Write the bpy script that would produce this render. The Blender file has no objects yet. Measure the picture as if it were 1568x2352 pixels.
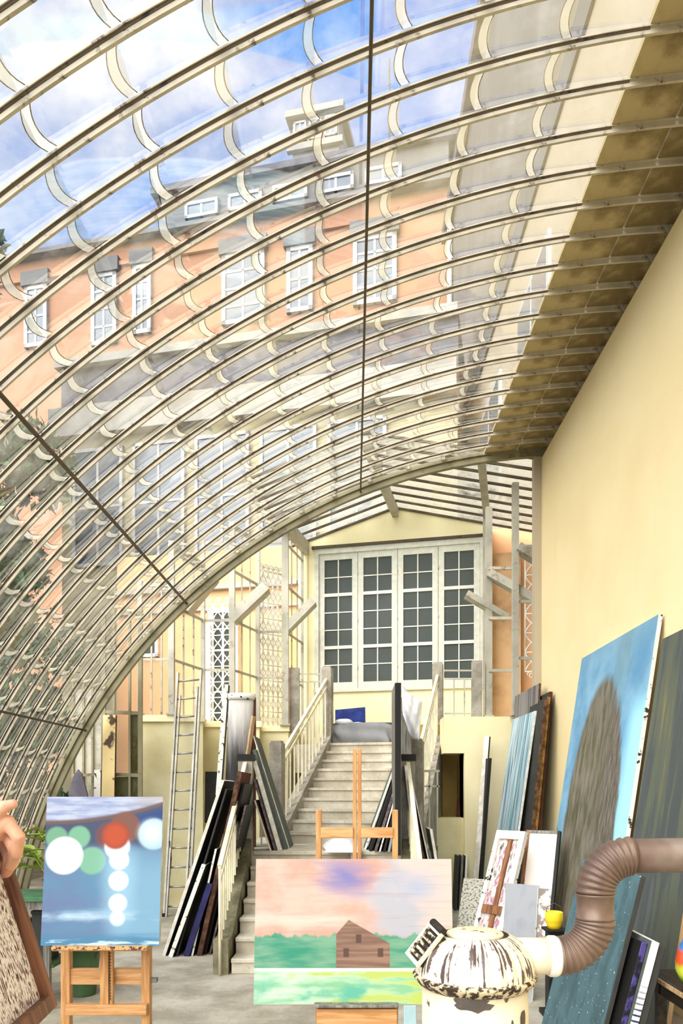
import bpy, bmesh, math, random
from mathutils import Vector, Matrix, Euler
random.seed(7)
C = bpy.context.scene.collection
sc = bpy.context.scene
# ------------------------------------------------------------------ camera
F, CX, CY, EYE = 1650.0, 812.0, 1816.0, 1.8          # focal length and principal point in pixels, eye height
cam = bpy.data.cameras.new('camera'); camo = bpy.data.objects.new('camera', cam); C.objects.link(camo)
camo.location = (0, 0, EYE); camo.rotation_euler = (math.radians(90), 0, 0)
cam.sensor_fit = 'AUTO'; cam.sensor_width = 36.0; cam.lens = F / 2352 * 36
cam.shift_x = (784 - CX) / 2352; cam.shift_y = (CY - 1176) / 2352
cam.clip_start = 0.05; cam.clip_end = 500
sc.camera = camo
# ------------------------------------------------------------------ world, sun, exposure
w = bpy.data.worlds.new('sky'); sc.world = w; w.use_nodes = True
nt = w.node_tree; nt.nodes.clear()
tc = nt.nodes.new('ShaderNodeTexCoord')
sx = nt.nodes.new('ShaderNodeSeparateXYZ'); nt.links.new(tc.outputs['Generated'], sx.inputs[0])
rp = nt.nodes.new('ShaderNodeValToRGB'); nt.links.new(sx.outputs['Z'], rp.inputs[0])
rp.color_ramp.elements[0].position = 0.0; rp.color_ramp.elements[0].color = (0.42, 0.55, 0.78, 1)
rp.color_ramp.elements[1].position = 0.75; rp.color_ramp.elements[1].color = (0.10, 0.23, 0.60, 1)
nz = nt.nodes.new('ShaderNodeTexNoise'); nz.inputs['Scale'].default_value = 2.3; nz.inputs['Detail'].default_value = 7
nz.inputs['Roughness'].default_value = 0.62
mp = nt.nodes.new('ShaderNodeMapping'); mp.inputs['Location'].default_value = (1.85, 0.4, 0.2); mp.inputs['Scale'].default_value = (1, 1, 1.5)
nt.links.new(tc.outputs['Generated'], mp.inputs[0]); nt.links.new(mp.outputs[0], nz.inputs['Vector'])
cr = nt.nodes.new('ShaderNodeValToRGB'); nt.links.new(nz.outputs['Fac'], cr.inputs[0])
cr.color_ramp.elements[0].position = 0.47; cr.color_ramp.elements[0].color = (0, 0, 0, 1)
cr.color_ramp.elements[1].position = 0.64; cr.color_ramp.elements[1].color = (1, 1, 1, 1)
mx = nt.nodes.new('ShaderNodeMix'); mx.data_type = 'RGBA'
nt.links.new(cr.outputs[0], mx.inputs[0]); nt.links.new(rp.outputs[0], mx.inputs[6]); mx.inputs[7].default_value = (0.74, 0.75, 0.77, 1)
bg = nt.nodes.new('ShaderNodeBackground'); bg.inputs[1].default_value = 1.0
nt.links.new(mx.outputs[2], bg.inputs[0])
ow = nt.nodes.new('ShaderNodeOutputWorld'); nt.links.new(bg.outputs[0], ow.inputs[0])
sun = bpy.data.lights.new('sun', 'SUN'); sun.energy = 5.0; sun.angle = math.radians(70); sun.color = (1.0, 0.95, 0.86)
suno = bpy.data.objects.new('sun', sun); C.objects.link(suno)
suno.rotation_euler = Vector((0.56, 0.72, -0.68)).to_track_quat('-Z', 'Y').to_euler()   # veiled sun, high, behind the left shoulder
sc.view_settings.view_transform = 'Standard'; sc.view_settings.look = 'None'
sc.view_settings.exposure = 0.88; sc.view_settings.gamma = 1.0
sc.view_settings.use_curve_mapping = False

# ------------------------------------------------------------------ helpers: points
def P(px, py, d):
    return Vector(((px - CX) / F * d, d, EYE - (py - CY) / F * d))
def PF(px, py):                                       # the point of the floor seen at a pixel
    return P(px, py, EYE * F / (py - CY))
A = math.radians(12.5)                                # the house stands at this angle to the glass hall
U = Vector((math.cos(A), -math.sin(A), 0)); W = Vector((math.sin(A), math.cos(A), 0))
def on_plane(px, py, O):                              # pixel -> (along U, height) on the upright plane through O along U
    r = Vector(((px - CX) / F, 1, -(py - CY) / F))
    t = (O - Vector((0, 0, EYE))).dot(W) / r.dot(W)
    p = Vector((0, 0, EYE)) + r * t
    return (p - O).dot(U), p.z
# ------------------------------------------------------------------ helpers: objects
def obj(name, me, mats=None, parent=None, loc=None, rot=None):
    o = bpy.data.objects.new(name, me); C.objects.link(o)
    if me is not None and mats is not None:
        for m in (mats if isinstance(mats, (list, tuple)) else [mats]):
            if len(me.materials) < 8 and m.name not in [x.name for x in me.materials]: me.materials.append(m)
    if loc is not None: o.location = loc
    if rot is not None: o.rotation_euler = rot
    if parent is not None: o.parent = parent
    return o
def tag(o, label=None, cat=None, group=None, kind=None):
    if label: o['label'] = label
    if cat: o['category'] = cat
    if group: o['group'] = group
    if kind: o['kind'] = kind
    return o
def thing(name, label, cat, loc=(0, 0, 0), rot=(0, 0, 0), group=None):
    return tag(obj(name, None, None, None, loc, rot), label, cat, group)
def struct(o): o['kind'] = 'structure'; return o
class MB:                                             # collects geometry for ONE mesh
    def __init__(s): s.v = []; s.f = []; s.m = []; s.sm = []
    def add(s, vs, fs, mi=0, smooth=False):
        b = len(s.v); s.v += [tuple(v) for v in vs]
        for f in fs: s.f.append([b + i for i in f]); s.m.append(mi); s.sm.append(smooth)
    def box(s, lo, hi, mi=0, M=None, front=None):
        x0, y0, z0 = lo; x1, y1, z1 = hi
        vs = [Vector(p) for p in ((x0,y0,z0),(x1,y0,z0),(x1,y1,z0),(x0,y1,z0),(x0,y0,z1),(x1,y0,z1),(x1,y1,z1),(x0,y1,z1))]
        if M is not None: vs = [M @ v for v in vs]
        fs = [(0,3,2,1),(4,5,6,7),(0,1,5,4),(1,2,6,5),(2,3,7,6),(3,0,4,7)]
        b = len(s.v); s.v += [tuple(v) for v in vs]
        for i, f in enumerate(fs):
            s.f.append([b + k for k in f]); s.sm.append(False)
            s.m.append(front if (front is not None and i == 2) else mi)
    def bar(s, a, b, wx, wz, mi=0, up=Vector((0, 0, 1))):   # rectangular bar from a to b
        a = Vector(a); b = Vector(b); d = (b - a); L = d.length; d.normalize()
        side = d.cross(up)
        if side.length < 1e-4: side = Vector((1, 0, 0))
        side.normalize(); u2 = side.cross(d)
        M = Matrix((side, d, u2)).transposed().to_4x4(); M.translation = a
        s.box((-wx / 2, 0, -wz / 2), (wx / 2, L, wz / 2), mi, M)
    def tube(s, pts, r, n=8, mi=0, cap=True, smooth=True):
        pts = [Vector(p) for p in pts]; rs = r if isinstance(r, (list, tuple)) else [r] * len(pts)
        b = len(s.v); prev = None
        for i, p in enumerate(pts):
            t = (pts[min(i + 1, len(pts) - 1)] - pts[max(i - 1, 0)])
            t = t.normalized() if t.length > 1e-9 else Vector((0, 0, 1))
            if prev is None:
                n1 = t.orthogonal().normalized()
            else:
                n1 = prev - t * prev.dot(t)
                n1 = n1.normalized() if n1.length > 1e-6 else t.orthogonal().normalized()
            prev = n1; n2 = t.cross(n1)
            for k in range(n):
                a = 2 * math.pi * k / n
                s.v.append(tuple(p + (n1 * math.cos(a) + n2 * math.sin(a)) * rs[i]))
        for i in range(len(pts) - 1):
            for k in range(n):
                s.f.append([b + i * n + k, b + i * n + (k + 1) % n, b + (i + 1) * n + (k + 1) % n, b + (i + 1) * n + k]); s.m.append(mi); s.sm.append(smooth)
        if cap:
            s.f.append([b + k for k in range(n)][::-1]); s.m.append(mi); s.sm.append(False)
            e = b + (len(pts) - 1) * n
            s.f.append([e + k for k in range(n)]); s.m.append(mi); s.sm.append(False)
    def lathe(s, prof, n=32, mi=0, M=None, smooth=True, cap=True):
        b = len(s.v)
        for (r, z) in prof:
            for k in range(n):
                a = 2 * math.pi * k / n
                v = Vector((r * math.cos(a), r * math.sin(a), z))
                s.v.append(tuple(M @ v if M is not None else v))
        for i in range(len(prof) - 1):
            for k in range(n):
                s.f.append([b + i * n + k, b + i * n + (k + 1) % n, b + (i + 1) * n + (k + 1) % n, b + (i + 1) * n + k]); s.m.append(mi); s.sm.append(smooth)
        if cap:
            s.f.append([b + k for k in range(n)][::-1]); s.m.append(mi); s.sm.append(False)
            e = b + (len(prof) - 1) * n; s.f.append([e + k for k in range(n)]); s.m.append(mi); s.sm.append(False)
    def prism(s, poly, y0, y1, mi=0, M=None):          # polygon in x,z pulled along y
        n = len(poly); vs = [Vector((p[0], y0, p[1])) for p in poly] + [Vector((p[0], y1, p[1])) for p in poly]
        if M is not None: vs = [M @ v for v in vs]
        fs = [list(range(n)), list(range(2 * n - 1, n - 1, -1))] + [[i, i + n, (i + 1) % n + n, (i + 1) % n] for i in range(n)]
        s.add(vs, fs, mi)
    def grid(s, fn, nu, nv, mi=0, smooth=True):
        vs = [fn(i / nu, j / nv) for j in range(nv + 1) for i in range(nu + 1)]
        fs = [(j * (nu + 1) + i, j * (nu + 1) + i + 1, (j + 1) * (nu + 1) + i + 1, (j + 1) * (nu + 1) + i) for j in range(nv) for i in range(nu)]
        s.add(vs, fs, mi, smooth)
    def mesh(s, name, fixn=True):
        me = bpy.data.meshes.new(name); me.from_pydata(s.v, [], s.f); me.update()
        me.polygons.foreach_set('material_index', s.m); me.polygons.foreach_set('use_smooth', s.sm)
        if fixn:
            bm = bmesh.new(); bm.from_mesh(me); bmesh.ops.recalc_face_normals(bm, faces=bm.faces); bm.to_mesh(me); bm.free()
        me.update(); return me
    def obj(s, name, mats, parent=None, loc=None, rot=None, fixn=True):
        me = s.mesh(name, fixn)
        o = bpy.data.objects.new(name, me); C.objects.link(o)
        for m in (mats if isinstance(mats, (list, tuple)) else [mats]): me.materials.append(m)
        if loc is not None: o.location = loc
        if rot is not None: o.rotation_euler = rot
        if parent is not None: o.parent = parent
        return o
def boxo(name, lo, hi, mat, parent=None, bev=0.0, **k):
    m = MB(); m.box(lo, hi); o = m.obj(name, mat, parent, **k)
    if bev: b = o.modifiers.new('bevel', 'BEVEL'); b.width = bev; b.segments = 2; b.limit_method = 'ANGLE'
    return o
def baro(name, a, b, wx, wz, mat, parent=None, up=Vector((0, 0, 1))):
    m = MB(); m.bar(a, b, wx, wz, 0, up); return m.obj(name, mat, parent)
def copy_of(o, parent=None, loc=None, rot=None):
    c = o.copy(); C.objects.link(c)
    if parent is not None: c.parent = parent
    if loc is not None: c.location = loc
    if rot is not None: c.rotation_euler = rot
    return c
# ------------------------------------------------------------------ helpers: materials
def hx(h):
    h = h.lstrip('#'); o = []
    for i in (0, 2, 4):
        c = int(h[i:i + 2], 16) / 255
        o.append(c / 12.92 if c <= 0.04045 else ((c + 0.055) / 1.055) ** 2.4)
    return (o[0], o[1], o[2], 1)
class X:                                              # a scalar socket with arithmetic
    def __init__(s, g, k): s.g = g; s.k = k
    def _b(s, op, o, r=False): return s.g.m(op, o if r else s, s if r else o)
    def __add__(s, o): return s._b('ADD', o)
    __radd__ = __add__
    def __sub__(s, o): return s._b('SUBTRACT', o)
    def __rsub__(s, o): return s._b('SUBTRACT', o, True)
    def __mul__(s, o): return s._b('MULTIPLY', o)
    __rmul__ = __mul__
    def __truediv__(s, o): return s._b('DIVIDE', o)
class G:                                              # node graph of one material
    def __init__(s, name):
        s.mat = bpy.data.materials.new(name); s.mat.use_nodes = True
        s.t = s.mat.node_tree; s.t.nodes.clear()
        s.out = s.t.nodes.new('ShaderNodeOutputMaterial')
        s.tc = s.t.nodes.new('ShaderNodeTexCoord')
    def n(s, kind): return s.t.nodes.new(kind)
    def link(s, a, b):
        if isinstance(a, X): a = a.k
        if isinstance(a, (int, float)): b.default_value = a
        elif isinstance(a, tuple): b.default_value = a
        else: s.t.links.new(a, b)
    def m(s, op, a, b=None, clamp=False):
        n = s.n('ShaderNodeMath'); n.operation = op; n.use_clamp = clamp
        s.link(a, n.inputs[0])
        if b is not None: s.link(b, n.inputs[1])
        return X(s, n.outputs[0])
    def xyz(s, space='Object'):
        n = s.n('ShaderNodeSeparateXYZ'); s.t.links.new(s.tc.outputs[space], n.inputs[0])
        return [X(s, n.outputs[i]) for i in range(3)]
    def vec(s, x, y, z):
        n = s.n('ShaderNodeCombineXYZ')
        for i, a in enumerate((x, y, z)): s.link(a, n.inputs[i])
        return n.outputs[0]
    def noise(s, scale=5, detail=3, vec=None, stretch=None, rough=0.55, dist=0, space='Object'):
        n = s.n('ShaderNodeTexNoise'); n.inputs['Scale'].default_value = scale; n.inputs['Detail'].default_value = detail
        n.inputs['Roughness'].default_value = rough; n.inputs['Distortion'].default_value = dist
        v = vec if vec is not None else s.tc.outputs[space]
        if stretch:
            mp = s.n('ShaderNodeMapping'); mp.inputs['Scale'].default_value = stretch; s.t.links.new(v, mp.inputs[0]); v = mp.outputs[0]
        s.t.links.new(v, n.inputs['Vector'])
        return X(s, n.outputs['Fac'])
    def ss(s, x, a, b, lo=0.0, hi=1.0):                # smooth step
        n = s.n('ShaderNodeMapRange'); n.interpolation_type = 'SMOOTHSTEP'
        s.link(x, n.inputs[0]); n.inputs[1].default_value = a; n.inputs[2].default_value = b; n.inputs[3].default_value = lo; n.inputs[4].default_value = hi
        return X(s, n.outputs[0])
    def mix(s, f, a, b):
        n = s.n('ShaderNodeMix'); n.data_type = 'RGBA'
        s.link(f, n.inputs[0]); s.link(hx(a) if isinstance(a, str) else a, n.inputs[6]); s.link(hx(b) if isinstance(b, str) else b, n.inputs[7])
        return n.outputs[2]
    def circ(s, u, v, cx, cy, r, e=0.02, ax=1.0):
        dx = (u - cx) * ax; dy = v - cy
        return 1.0 - s.ss(s.m('SQRT', dx * dx + dy * dy), r - e, r + e)
    def band(s, x, a, b, e=0.01): return s.ss(x, a - e, a + e) * (1.0 - s.ss(x, b - e, b + e))
    def done(s, col, rough=0.6, metal=0.0, bump=None, bs=0.3, bd=0.02, spec=0.3, emit=None):
        b = s.n('ShaderNodeBsdfPrincipled')
        s.link(hx(col) if isinstance(col, str) else col, b.inputs['Base Color'])
        s.link(rough, b.inputs['Roughness']); s.link(metal, b.inputs['Metallic'])
        b.inputs['Specular IOR Level'].default_value = spec
        if bump is not None:
            n = s.n('ShaderNodeBump'); n.inputs['Strength'].default_value = bs; n.inputs['Distance'].default_value = bd
            s.link(bump, n.inputs['Height']); s.t.links.new(n.outputs[0], b.inputs['Normal'])
        s.t.links.new(b.outputs[0], s.out.inputs[0]); s.bsdf = b
        return s.mat
def plain(name, c, rough=0.6, var=0.12, scale=6, metal=0.0, c2=None, bump=0.0, stretch=None, spec=0.3, lo=0.38, hi=0.66):
    g = G(name); n = g.noise(scale, 5, stretch=stretch)
    col = hx(c)
    dark = hx(c2) if c2 else tuple(x * (1 - var * 2.2) for x in col[:3]) + (1,)
    return g.done(g.mix(g.ss(n, lo, hi), dark, col), rough, metal, n if bump else None, bump, 0.01, spec)
# ------------------------------------------------------------------ materials
M = {}
def stucco(name, c, stain, amt=0.5, sc_=0.9):
    g = G(name); n1 = g.noise(sc_, 6); n2 = g.noise(14, 4); n3 = g.noise(2.2, 6, stretch=(1, 1, 0.35))
    col = g.mix(g.ss(n1, 0.35, 0.75) * amt, c, stain)
    col = g.mix(g.ss(n3, 0.58, 0.8) * amt, col, stain)
    return g.done(col, 0.85, 0, n2, 0.25, 0.01, 0.15)
M['cream'] = stucco('cream_plaster', '#f2dfae', '#e6cd92', 0.45)
M['yellow'] = stucco('pale_yellow_plaster', '#fbf1c6', '#eeddA6', 0.5)
M['peach'] = stucco('peach_plaster', '#dcb086', '#c99468', 0.5)
M['peach_far'] = stucco('salmon_plaster', '#b98d70', '#ac7d5f', 0.5, 0.25)
M['peach_stain'] = stucco('stained_peach_plaster', '#dcb68c', '#a98560', 1.0, 2.0)
M['beige'] = stucco('beige_plaster', '#bbae97', '#a99a80', 0.4, 0.5)
M['olive_wall'] = stucco('mouldy_yellow_plaster', '#f2eabf', '#cfc18a', 0.8, 1.1)
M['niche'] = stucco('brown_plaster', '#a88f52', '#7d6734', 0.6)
def concrete(name, c, dark, moss=None, s=1.0):
    g = G(name); n1 = g.noise(1.6 * s, 8, rough=0.68); n2 = g.noise(22, 5); n3 = g.noise(0.7, 5)
    col = g.mix(g.ss(n1, 0.36, 0.68), dark, c)
    if moss: col = g.mix(g.ss(n3, 0.5, 0.68) * 0.6, col, moss)
    col = g.mix(g.ss(n2, 0.56, 0.72) * 0.25, col, '#5f584a')
    return g.done(col, 0.85, 0, n2 + n1, 0.4, 0.01, 0.2)
M['floor'] = concrete('floor_concrete', '#bdb7a8', '#928a78', '#8d8462', 0.9)
M['step'] = concrete('step_concrete', '#dad3c2', '#b7ae9a', '#a39a7c', 1.5)
M['concrete'] = concrete('newel_concrete', '#b3ada0', '#8d8676', None, 2.5)
M['mossy'] = concrete('mossy_concrete', '#8f8970', '#5b5740', '#6f6a3c', 2.0)
M['ground'] = concrete('garden_ground', '#8d8a70', '#66644c', '#5f6b3f', 0.4)
def painted_iron(name, c, rustc='#5a3e28', amt=0.5, scale=5.0):
    g = G(name); n = g.noise(scale, 8, rough=0.7); n2 = g.noise(scale * 0.35, 5)
    col = g.mix(g.ss(n2, 0.4, 0.7), c, tuple(x * 0.72 for x in hx(c)[:3]) + (1,))
    col = g.mix(g.ss(n, 0.54, 0.66) * amt, col, rustc)
    return g.done(col, 0.55, 0.0, n, 0.3, 0.004, 0.3)
M['rib'] = painted_iron('rusty_cream_paint', '#c0b7a2', '#4e3a28', 0.95, 9.0)
M['putty'] = painted_iron('dark_weathered_putty', '#5a4a38', '#201812', 0.9, 11.0)
M['arch'] = painted_iron('olive_grey_paint', '#8c8568', '#56492f', 0.6, 4.0)
M['rod'] = painted_iron('dark_iron', '#5a4c38', '#2c2118', 0.7, 9.0)
M['greyiron'] = painted_iron('grey_iron_paint', '#bdb9a8', '#7c6c55', 0.55, 6.0)
M['whiteiron'] = painted_iron('white_iron_paint', '#f6f3ec', '#b7a894', 0.35, 8.0)
M['railpaint'] = painted_iron('cream_rail_paint', '#ece4c6', '#a59a7a', 0.4, 8.0)
M['white'] = plain('white_paint', '#f1efe6', 0.5, 0.05)
M['window_white'] = plain('window_white_paint', '#e6e5da', 0.5, 0.05)
M['sash'] = plain('sash_grey_white_paint', '#dcdccd', 0.5, 0.06, 9)
M['slate'] = plain('grey_slate', '#6c6c74', 0.6, 0.12, 3)
M['slate2'] = plain('grey_render', '#82817f', 0.8, 0.1, 0.6)
M['stone'] = plain('pale_cornice_stone', '#b0ada3', 0.7, 0.08, 2)
M['far_white'] = plain('far_white_paint', '#c3c3c0', 0.6, 0.05)
M['far_cream'] = plain('far_cream_plaster', '#c2b795', 0.8, 0.08, 0.6)
def glass(name, tint, refl, dirt, dcol='#efeadb', dscale=3.0, dlo=0.45, dhi=0.8):
    g = G(name); tr = g.n('ShaderNodeBsdfTransparent'); tr.inputs[0].default_value = hx(tint)
    gl = g.n('ShaderNodeBsdfGlossy'); gl.inputs['Roughness'].default_value = 0.03; gl.inputs[0].default_value = (1, 1, 1, 1)
    lw = g.n('ShaderNodeLayerWeight'); lw.inputs[0].default_value = 0.35
    f = g.m('MULTIPLY', X(g, lw.outputs['Fresnel']), refl, True)
    m1 = g.n('ShaderNodeMixShader'); g.link(f, m1.inputs[0]); g.t.links.new(tr.outputs[0], m1.inputs[1]); g.t.links.new(gl.outputs[0], m1.inputs[2])
    df = g.n('ShaderNodeBsdfTranslucent'); df.inputs[0].default_value = hx(dcol)
    dd = g.n('ShaderNodeBsdfDiffuse'); dd.inputs[0].default_value = hx(dcol)
    ad = g.n('ShaderNodeMixShader'); ad.inputs[0].default_value = 0.5; g.t.links.new(df.outputs[0], ad.inputs[1]); g.t.links.new(dd.outputs[0], ad.inputs[2])
    nz = g.noise(dscale, 6, rough=0.65)
    m2 = g.n('ShaderNodeMixShader'); g.link(g.ss(nz, dlo, dhi) * dirt, m2.inputs[0]); g.t.links.new(m1.outputs[0], m2.inputs[1]); g.t.links.new(ad.outputs[0], m2.inputs[2])
    g.t.links.new(m2.outputs[0], g.out.inputs[0]); return g.mat
M['glass'] = glass('vault_glass', '#f8fafb', 0.30, 0.22)
M['lap'] = glass('dirty_glass_lap', '#eef0ea', 0.3, 0.58, '#e6dfca', 6.0, 0.05, 0.55)
M['lapedge'] = plain('brown_lap_dirt', '#b0a080', 0.9, c2='#6a5840', scale=12, lo=0.4, hi=0.6)
M['roofglass'] = glass('milky_roof_glass', '#f2f4f2', 0.3, 0.6, '#f2efe4', 2.0, 0.3, 0.6)
g = G('dark_window_glass'); nn = g.noise(1.3, 3)
M['darkglass'] = g.done(g.mix(nn, '#3f4744', '#555c58'), 0.45, 0, spec=0.15)
g = G('far_window_glass'); nn = g.noise(0.6, 3)
M['farglass'] = g.done(g.mix(nn, '#465260', '#76828e'), 0.15, 0, spec=0.6)
def wood(name, c, dark, scale=1.0, axis=2, rough=0.5):
    g = G(name); st = [9, 9, 9]; st[axis] = 0.7
    n = g.noise(5 * scale, 6, stretch=tuple(st), rough=0.6, dist=0.6); n2 = g.noise(2, 3)
    col = g.mix(g.ss(n, 0.34, 0.68), dark, c); col = g.mix(g.ss(n2, 0.5, 0.75) * 0.35, col, dark)
    return g.done(col, rough, 0, n, 0.15, 0.003, 0.3)
M['easelwood'] = wood('easel_beech', '#cf9f68', '#ad7844')
M['easelwood_x'] = wood('easel_beech_crosswise', '#d4a672', '#b37e4a', axis=0)
M['frame_wood'] = wood('brown_frame_wood', '#8a5a3a', '#5a3722')
M['batten'] = wood('pale_batten_wood', '#c9ab83', '#9a7b55')
M['brownwood'] = wood('brown_stretcher_wood', '#9a6840', '#5f3d24')
M['darkwood'] = wood('dark_table_wood', '#3d3228', '#191410', 0.8, 1, 0.35)
M['board_edge'] = wood('raw_board_edge', '#a97c55', '#6f4c30')
M['canvas_white'] = plain('primed_canvas', '#efece3', 0.8, 0.06, 8, c2='#cfc7b6')
M['canvas_dirty'] = plain('paint_spattered_edge', '#e9e5da', 0.8, c2='#3a332c', scale=14, lo=0.36, hi=0.42)
M['black'] = plain('black_paint', '#1c1a18', 0.6, 0.1)
M['charcoal'] = plain('charcoal_paint', '#3a3b38', 0.7, 0.1)
M['alu'] = plain('weathered_aluminium', '#b3b0a6', 0.42, 0.12, 5, metal=0.55)
M['greywood'] = wood('grey_weathered_wood', '#8f8c82', '#5e5b53')
M['greenpaint'] = plain('green_bench_paint', '#4c7a55', 0.6, 0.15, 6)
M['darkgreen'] = plain('dark_green_plastic', '#4f6b45', 0.45, 0.12, 4)
M['leaf'] = plain('leaf_green', '#a9bf4e', 0.5, 0.15, 3)
M['tree_leaf'] = plain('tree_leaf', '#5d7a52', 0.6, 0.25, 0.9, c2='#2f4a34')
M['bark'] = plain('bark', '#5c4a38', 0.9, 0.2, 8)
M['cloth_white'] = plain('white_cloth', '#f0f0f0', 0.9, 0.06, 5)
M['cloth_grey'] = plain('grey_bed_cover', '#8f9092', 0.9, 0.1, 3)
M['cushion'] = plain('blue_cushion_fabric', '#2f3f86', 0.9, 0.15, 9)
M['skin'] = plain('skin', '#e8b491', 0.5, 0.05, 14, c2='#d89a7c')
M['blackcloth'] = plain('black_cloth', '#17161a', 0.9, 0.1)
M['yellowtub'] = plain('yellow_plastic', '#f2d22c', 0.35, 0.05)
M['yellowpeel'] = plain('peeling_yellow_paint', '#f0d79a', 0.8, c2='#5a4a3c', scale=2.6, lo=0.36, hi=0.41)
M['hook'] = M['rod']
# ------------------------------------------------------------------ floor, ground, right wall
m = MB(); m.box((-6.5, -1.5, -0.25), (4.6, 16.5, 0.0)); struct(m.obj('floor', M['floor']))
m = MB(); m.box((-60, -20, -0.45), (60, 90, -0.26)); struct(m.obj('ground', M['ground']))
RX, YE = 2.61, 10.0                                   # right wall plane, far end of the glass hall
m = MB(); m.box((RX, -1.5, 0), (RX + 0.32, YE, 6.42)); struct(m.obj('wall_right', M['cream']))
m = MB(); m.box((RX - 0.10, YE - 0.02, 0), (RX + 0.30, YE + 0.12, 6.45)); struct(m.obj('trim_1', M['beige']))
# ------------------------------------------------------------------ the glass vault
VX, VZ, VR = 2.96, -1.22, 7.77                        # axis and radius of the vault
SP, NB = 0.330, 40                                    # rib spacing, number of bays
STEP = math.radians(3.9); PH0 = math.radians(8.55)    # lap spacing along the arc, start of the glass
PHE = math.acos((0.12 - VZ) / VR)
ceiling = struct(obj('ceiling', None, None, None, (VX, 0, VZ)))
ceiling['label'] = 'curved glass vault of rusty white ribs and small overlapping panes'
def arc_sweep(mb, prof, p0, p1, n, mi=0):              # profile points (dr, y) swept along the arc; angle 0 = straight up
    k = len(prof); b = len(mb.v)
    for i in range(n + 1):
        ph = p0 + (p1 - p0) * i / n
        for (dr, y) in prof:
            r = VR + dr; mb.v.append((-r * math.sin(ph), y, r * math.cos(ph)))
    for i in range(n):
        for j in range(k):
            mb.f.append([b + i * k + j, b + i * k + (j + 1) % k, b + (i + 1) * k + (j + 1) % k, b + (i + 1) * k + j]); mb.m.append(mi); mb.sm.append(False)
    for e in (0, n):
        mb.f.append([b + e * k + j for j in range(k)]); mb.m.append(mi); mb.sm.append(False)
RP0 = math.radians(2.1)
mr = MB(); arc_sweep(mr, [(-0.046, -0.009), (-0.046, 0.009), (-0.009, 0.009), (-0.009, 0.022), (0.0, 0.022), (0.0, -0.022), (-0.009, -0.022), (-0.009, -0.009)], RP0, PHE, 64)
rib0 = mr.mesh('rib'); rib0.materials.append(M['rib'])
mr = MB(); arc_sweep(mr, [(-0.021, -0.0115), (-0.021, 0.0115), (-0.0092, 0.0165), (-0.0092, -0.0165)], PH0, PHE, 64)
put0 = mr.mesh('putty_line'); put0.materials.append(M['putty'])
for k in range(1, NB):
    o = obj('rib', rib0, None, ceiling, (0, YE - k * SP, 0)); obj('putty_line', put0, None, o)
mr = MB(); arc_sweep(mr, [(-0.10, -0.04), (-0.10, 0.03), (-0.02, 0.03), (-0.02, 0.07), (0.03, 0.07), (0.03, -0.07), (-0.02, -0.07), (-0.02, -0.04)], RP0, PHE, 64)
mr.obj('end_arch', M['arch'], ceiling, (0, YE, 0))
def pane_mesh(name, wid):
    mb = MB(); hw = wid / 2; nx, na = 8, 4; bow = 0.055 / VR; lap = 0.055 / VR
    def pt(x, ph, dr): return ((-(VR + dr) * math.sin(ph)), x, (VR + dr) * math.cos(ph))
    def row(f): return [f(-hw + wid * i / nx, 1 - (2 * i / nx - 1) ** 2) for i in range(nx + 1)]
    rows = [row(lambda x, q, a=a: pt(x, a / na * (STEP - lap), 0.004 + 0.012 * a / na)) for a in range(na + 1)]
    ed = 0.006 / VR
    for j, (o_, dr) in enumerate(((0.0, 0.0165), (ed, 0.017), (lap, 0.018), (lap + ed, 0.018))):
        rows.append(row(lambda x, q, o_=o_, dr=dr: pt(x, STEP - lap + o_ + bow * q, dr)))
    b = len(mb.v)
    for r in rows: mb.v += r
    n1 = nx + 1
    for j in range(len(rows) - 1):
        for i in range(nx):
            mb.f.append([b + j * n1 + i, b + j * n1 + i + 1, b + (j + 1) * n1 + i + 1, b + (j + 1) * n1 + i]); mb.m.append(0 if j <= na else (2, 1, 2)[j - na - 1]); mb.sm.append(j < na)
    me = mb.mesh(name, False); me.materials.append(M['glass']); me.materials.append(M['lap']); me.materials.append(M['lapedge']); return me
pane0 = pane_mesh('pane', SP - 0.022)
cand = []
nrow = int((PHE - PH0) / STEP)
for k in range(NB - 1):
    yc = YE - (k + 0.5) * SP
    if abs(yc) < 0.05: yc = 0.05
    for r in range(nrow):
        ph = PH0 + (r + 0.5) * STEP
        cx = VX - VR * math.sin(ph); cz = VZ + VR * math.cos(ph)
        px = CX + cx / yc * F; py = CY - (cz - EYE) / yc * F
        vis = yc > 2.0 and -90 < px < 1650 and -90 < py < 2352
        # projected size
        nrm = Vector((-math.sin(ph), 0, math.cos(ph))); vd = Vector((cx, yc, cz - EYE)); dd = max(vd.length, 0.5)
        cand.append((-(abs(nrm.dot(vd)) / dd ** 3) if vis else 0.0, k, r))
cand.sort()
stuff = MB()
for i, (q, k, r) in enumerate(cand):
    ph = PH0 + r * STEP; y = YE - (k + 0.5) * SP
    jit = random.uniform(-0.004, 0.004)
    if i < 300:
        obj('pane', pane0, None, ceiling, (0, y, 0), (0, -(ph + jit), 0))
    else:
        R = Matrix.Rotation(-(ph + jit), 3, 'Y')
        b = len(stuff.v)
        stuff.v += [tuple(R @ v.co + Vector((0, y, 0))) for v in pane0.vertices]
        for p in pane0.polygons:
            stuff.f.append([b + a for a in p.vertices]); stuff.m.append(p.material_index); stuff.sm.append(True)
o = stuff.obj('smaller_panes', [M['glass'], M['lap'], M['lapedge']], ceiling, fixn=False); o['kind'] = 'stuff'
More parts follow.
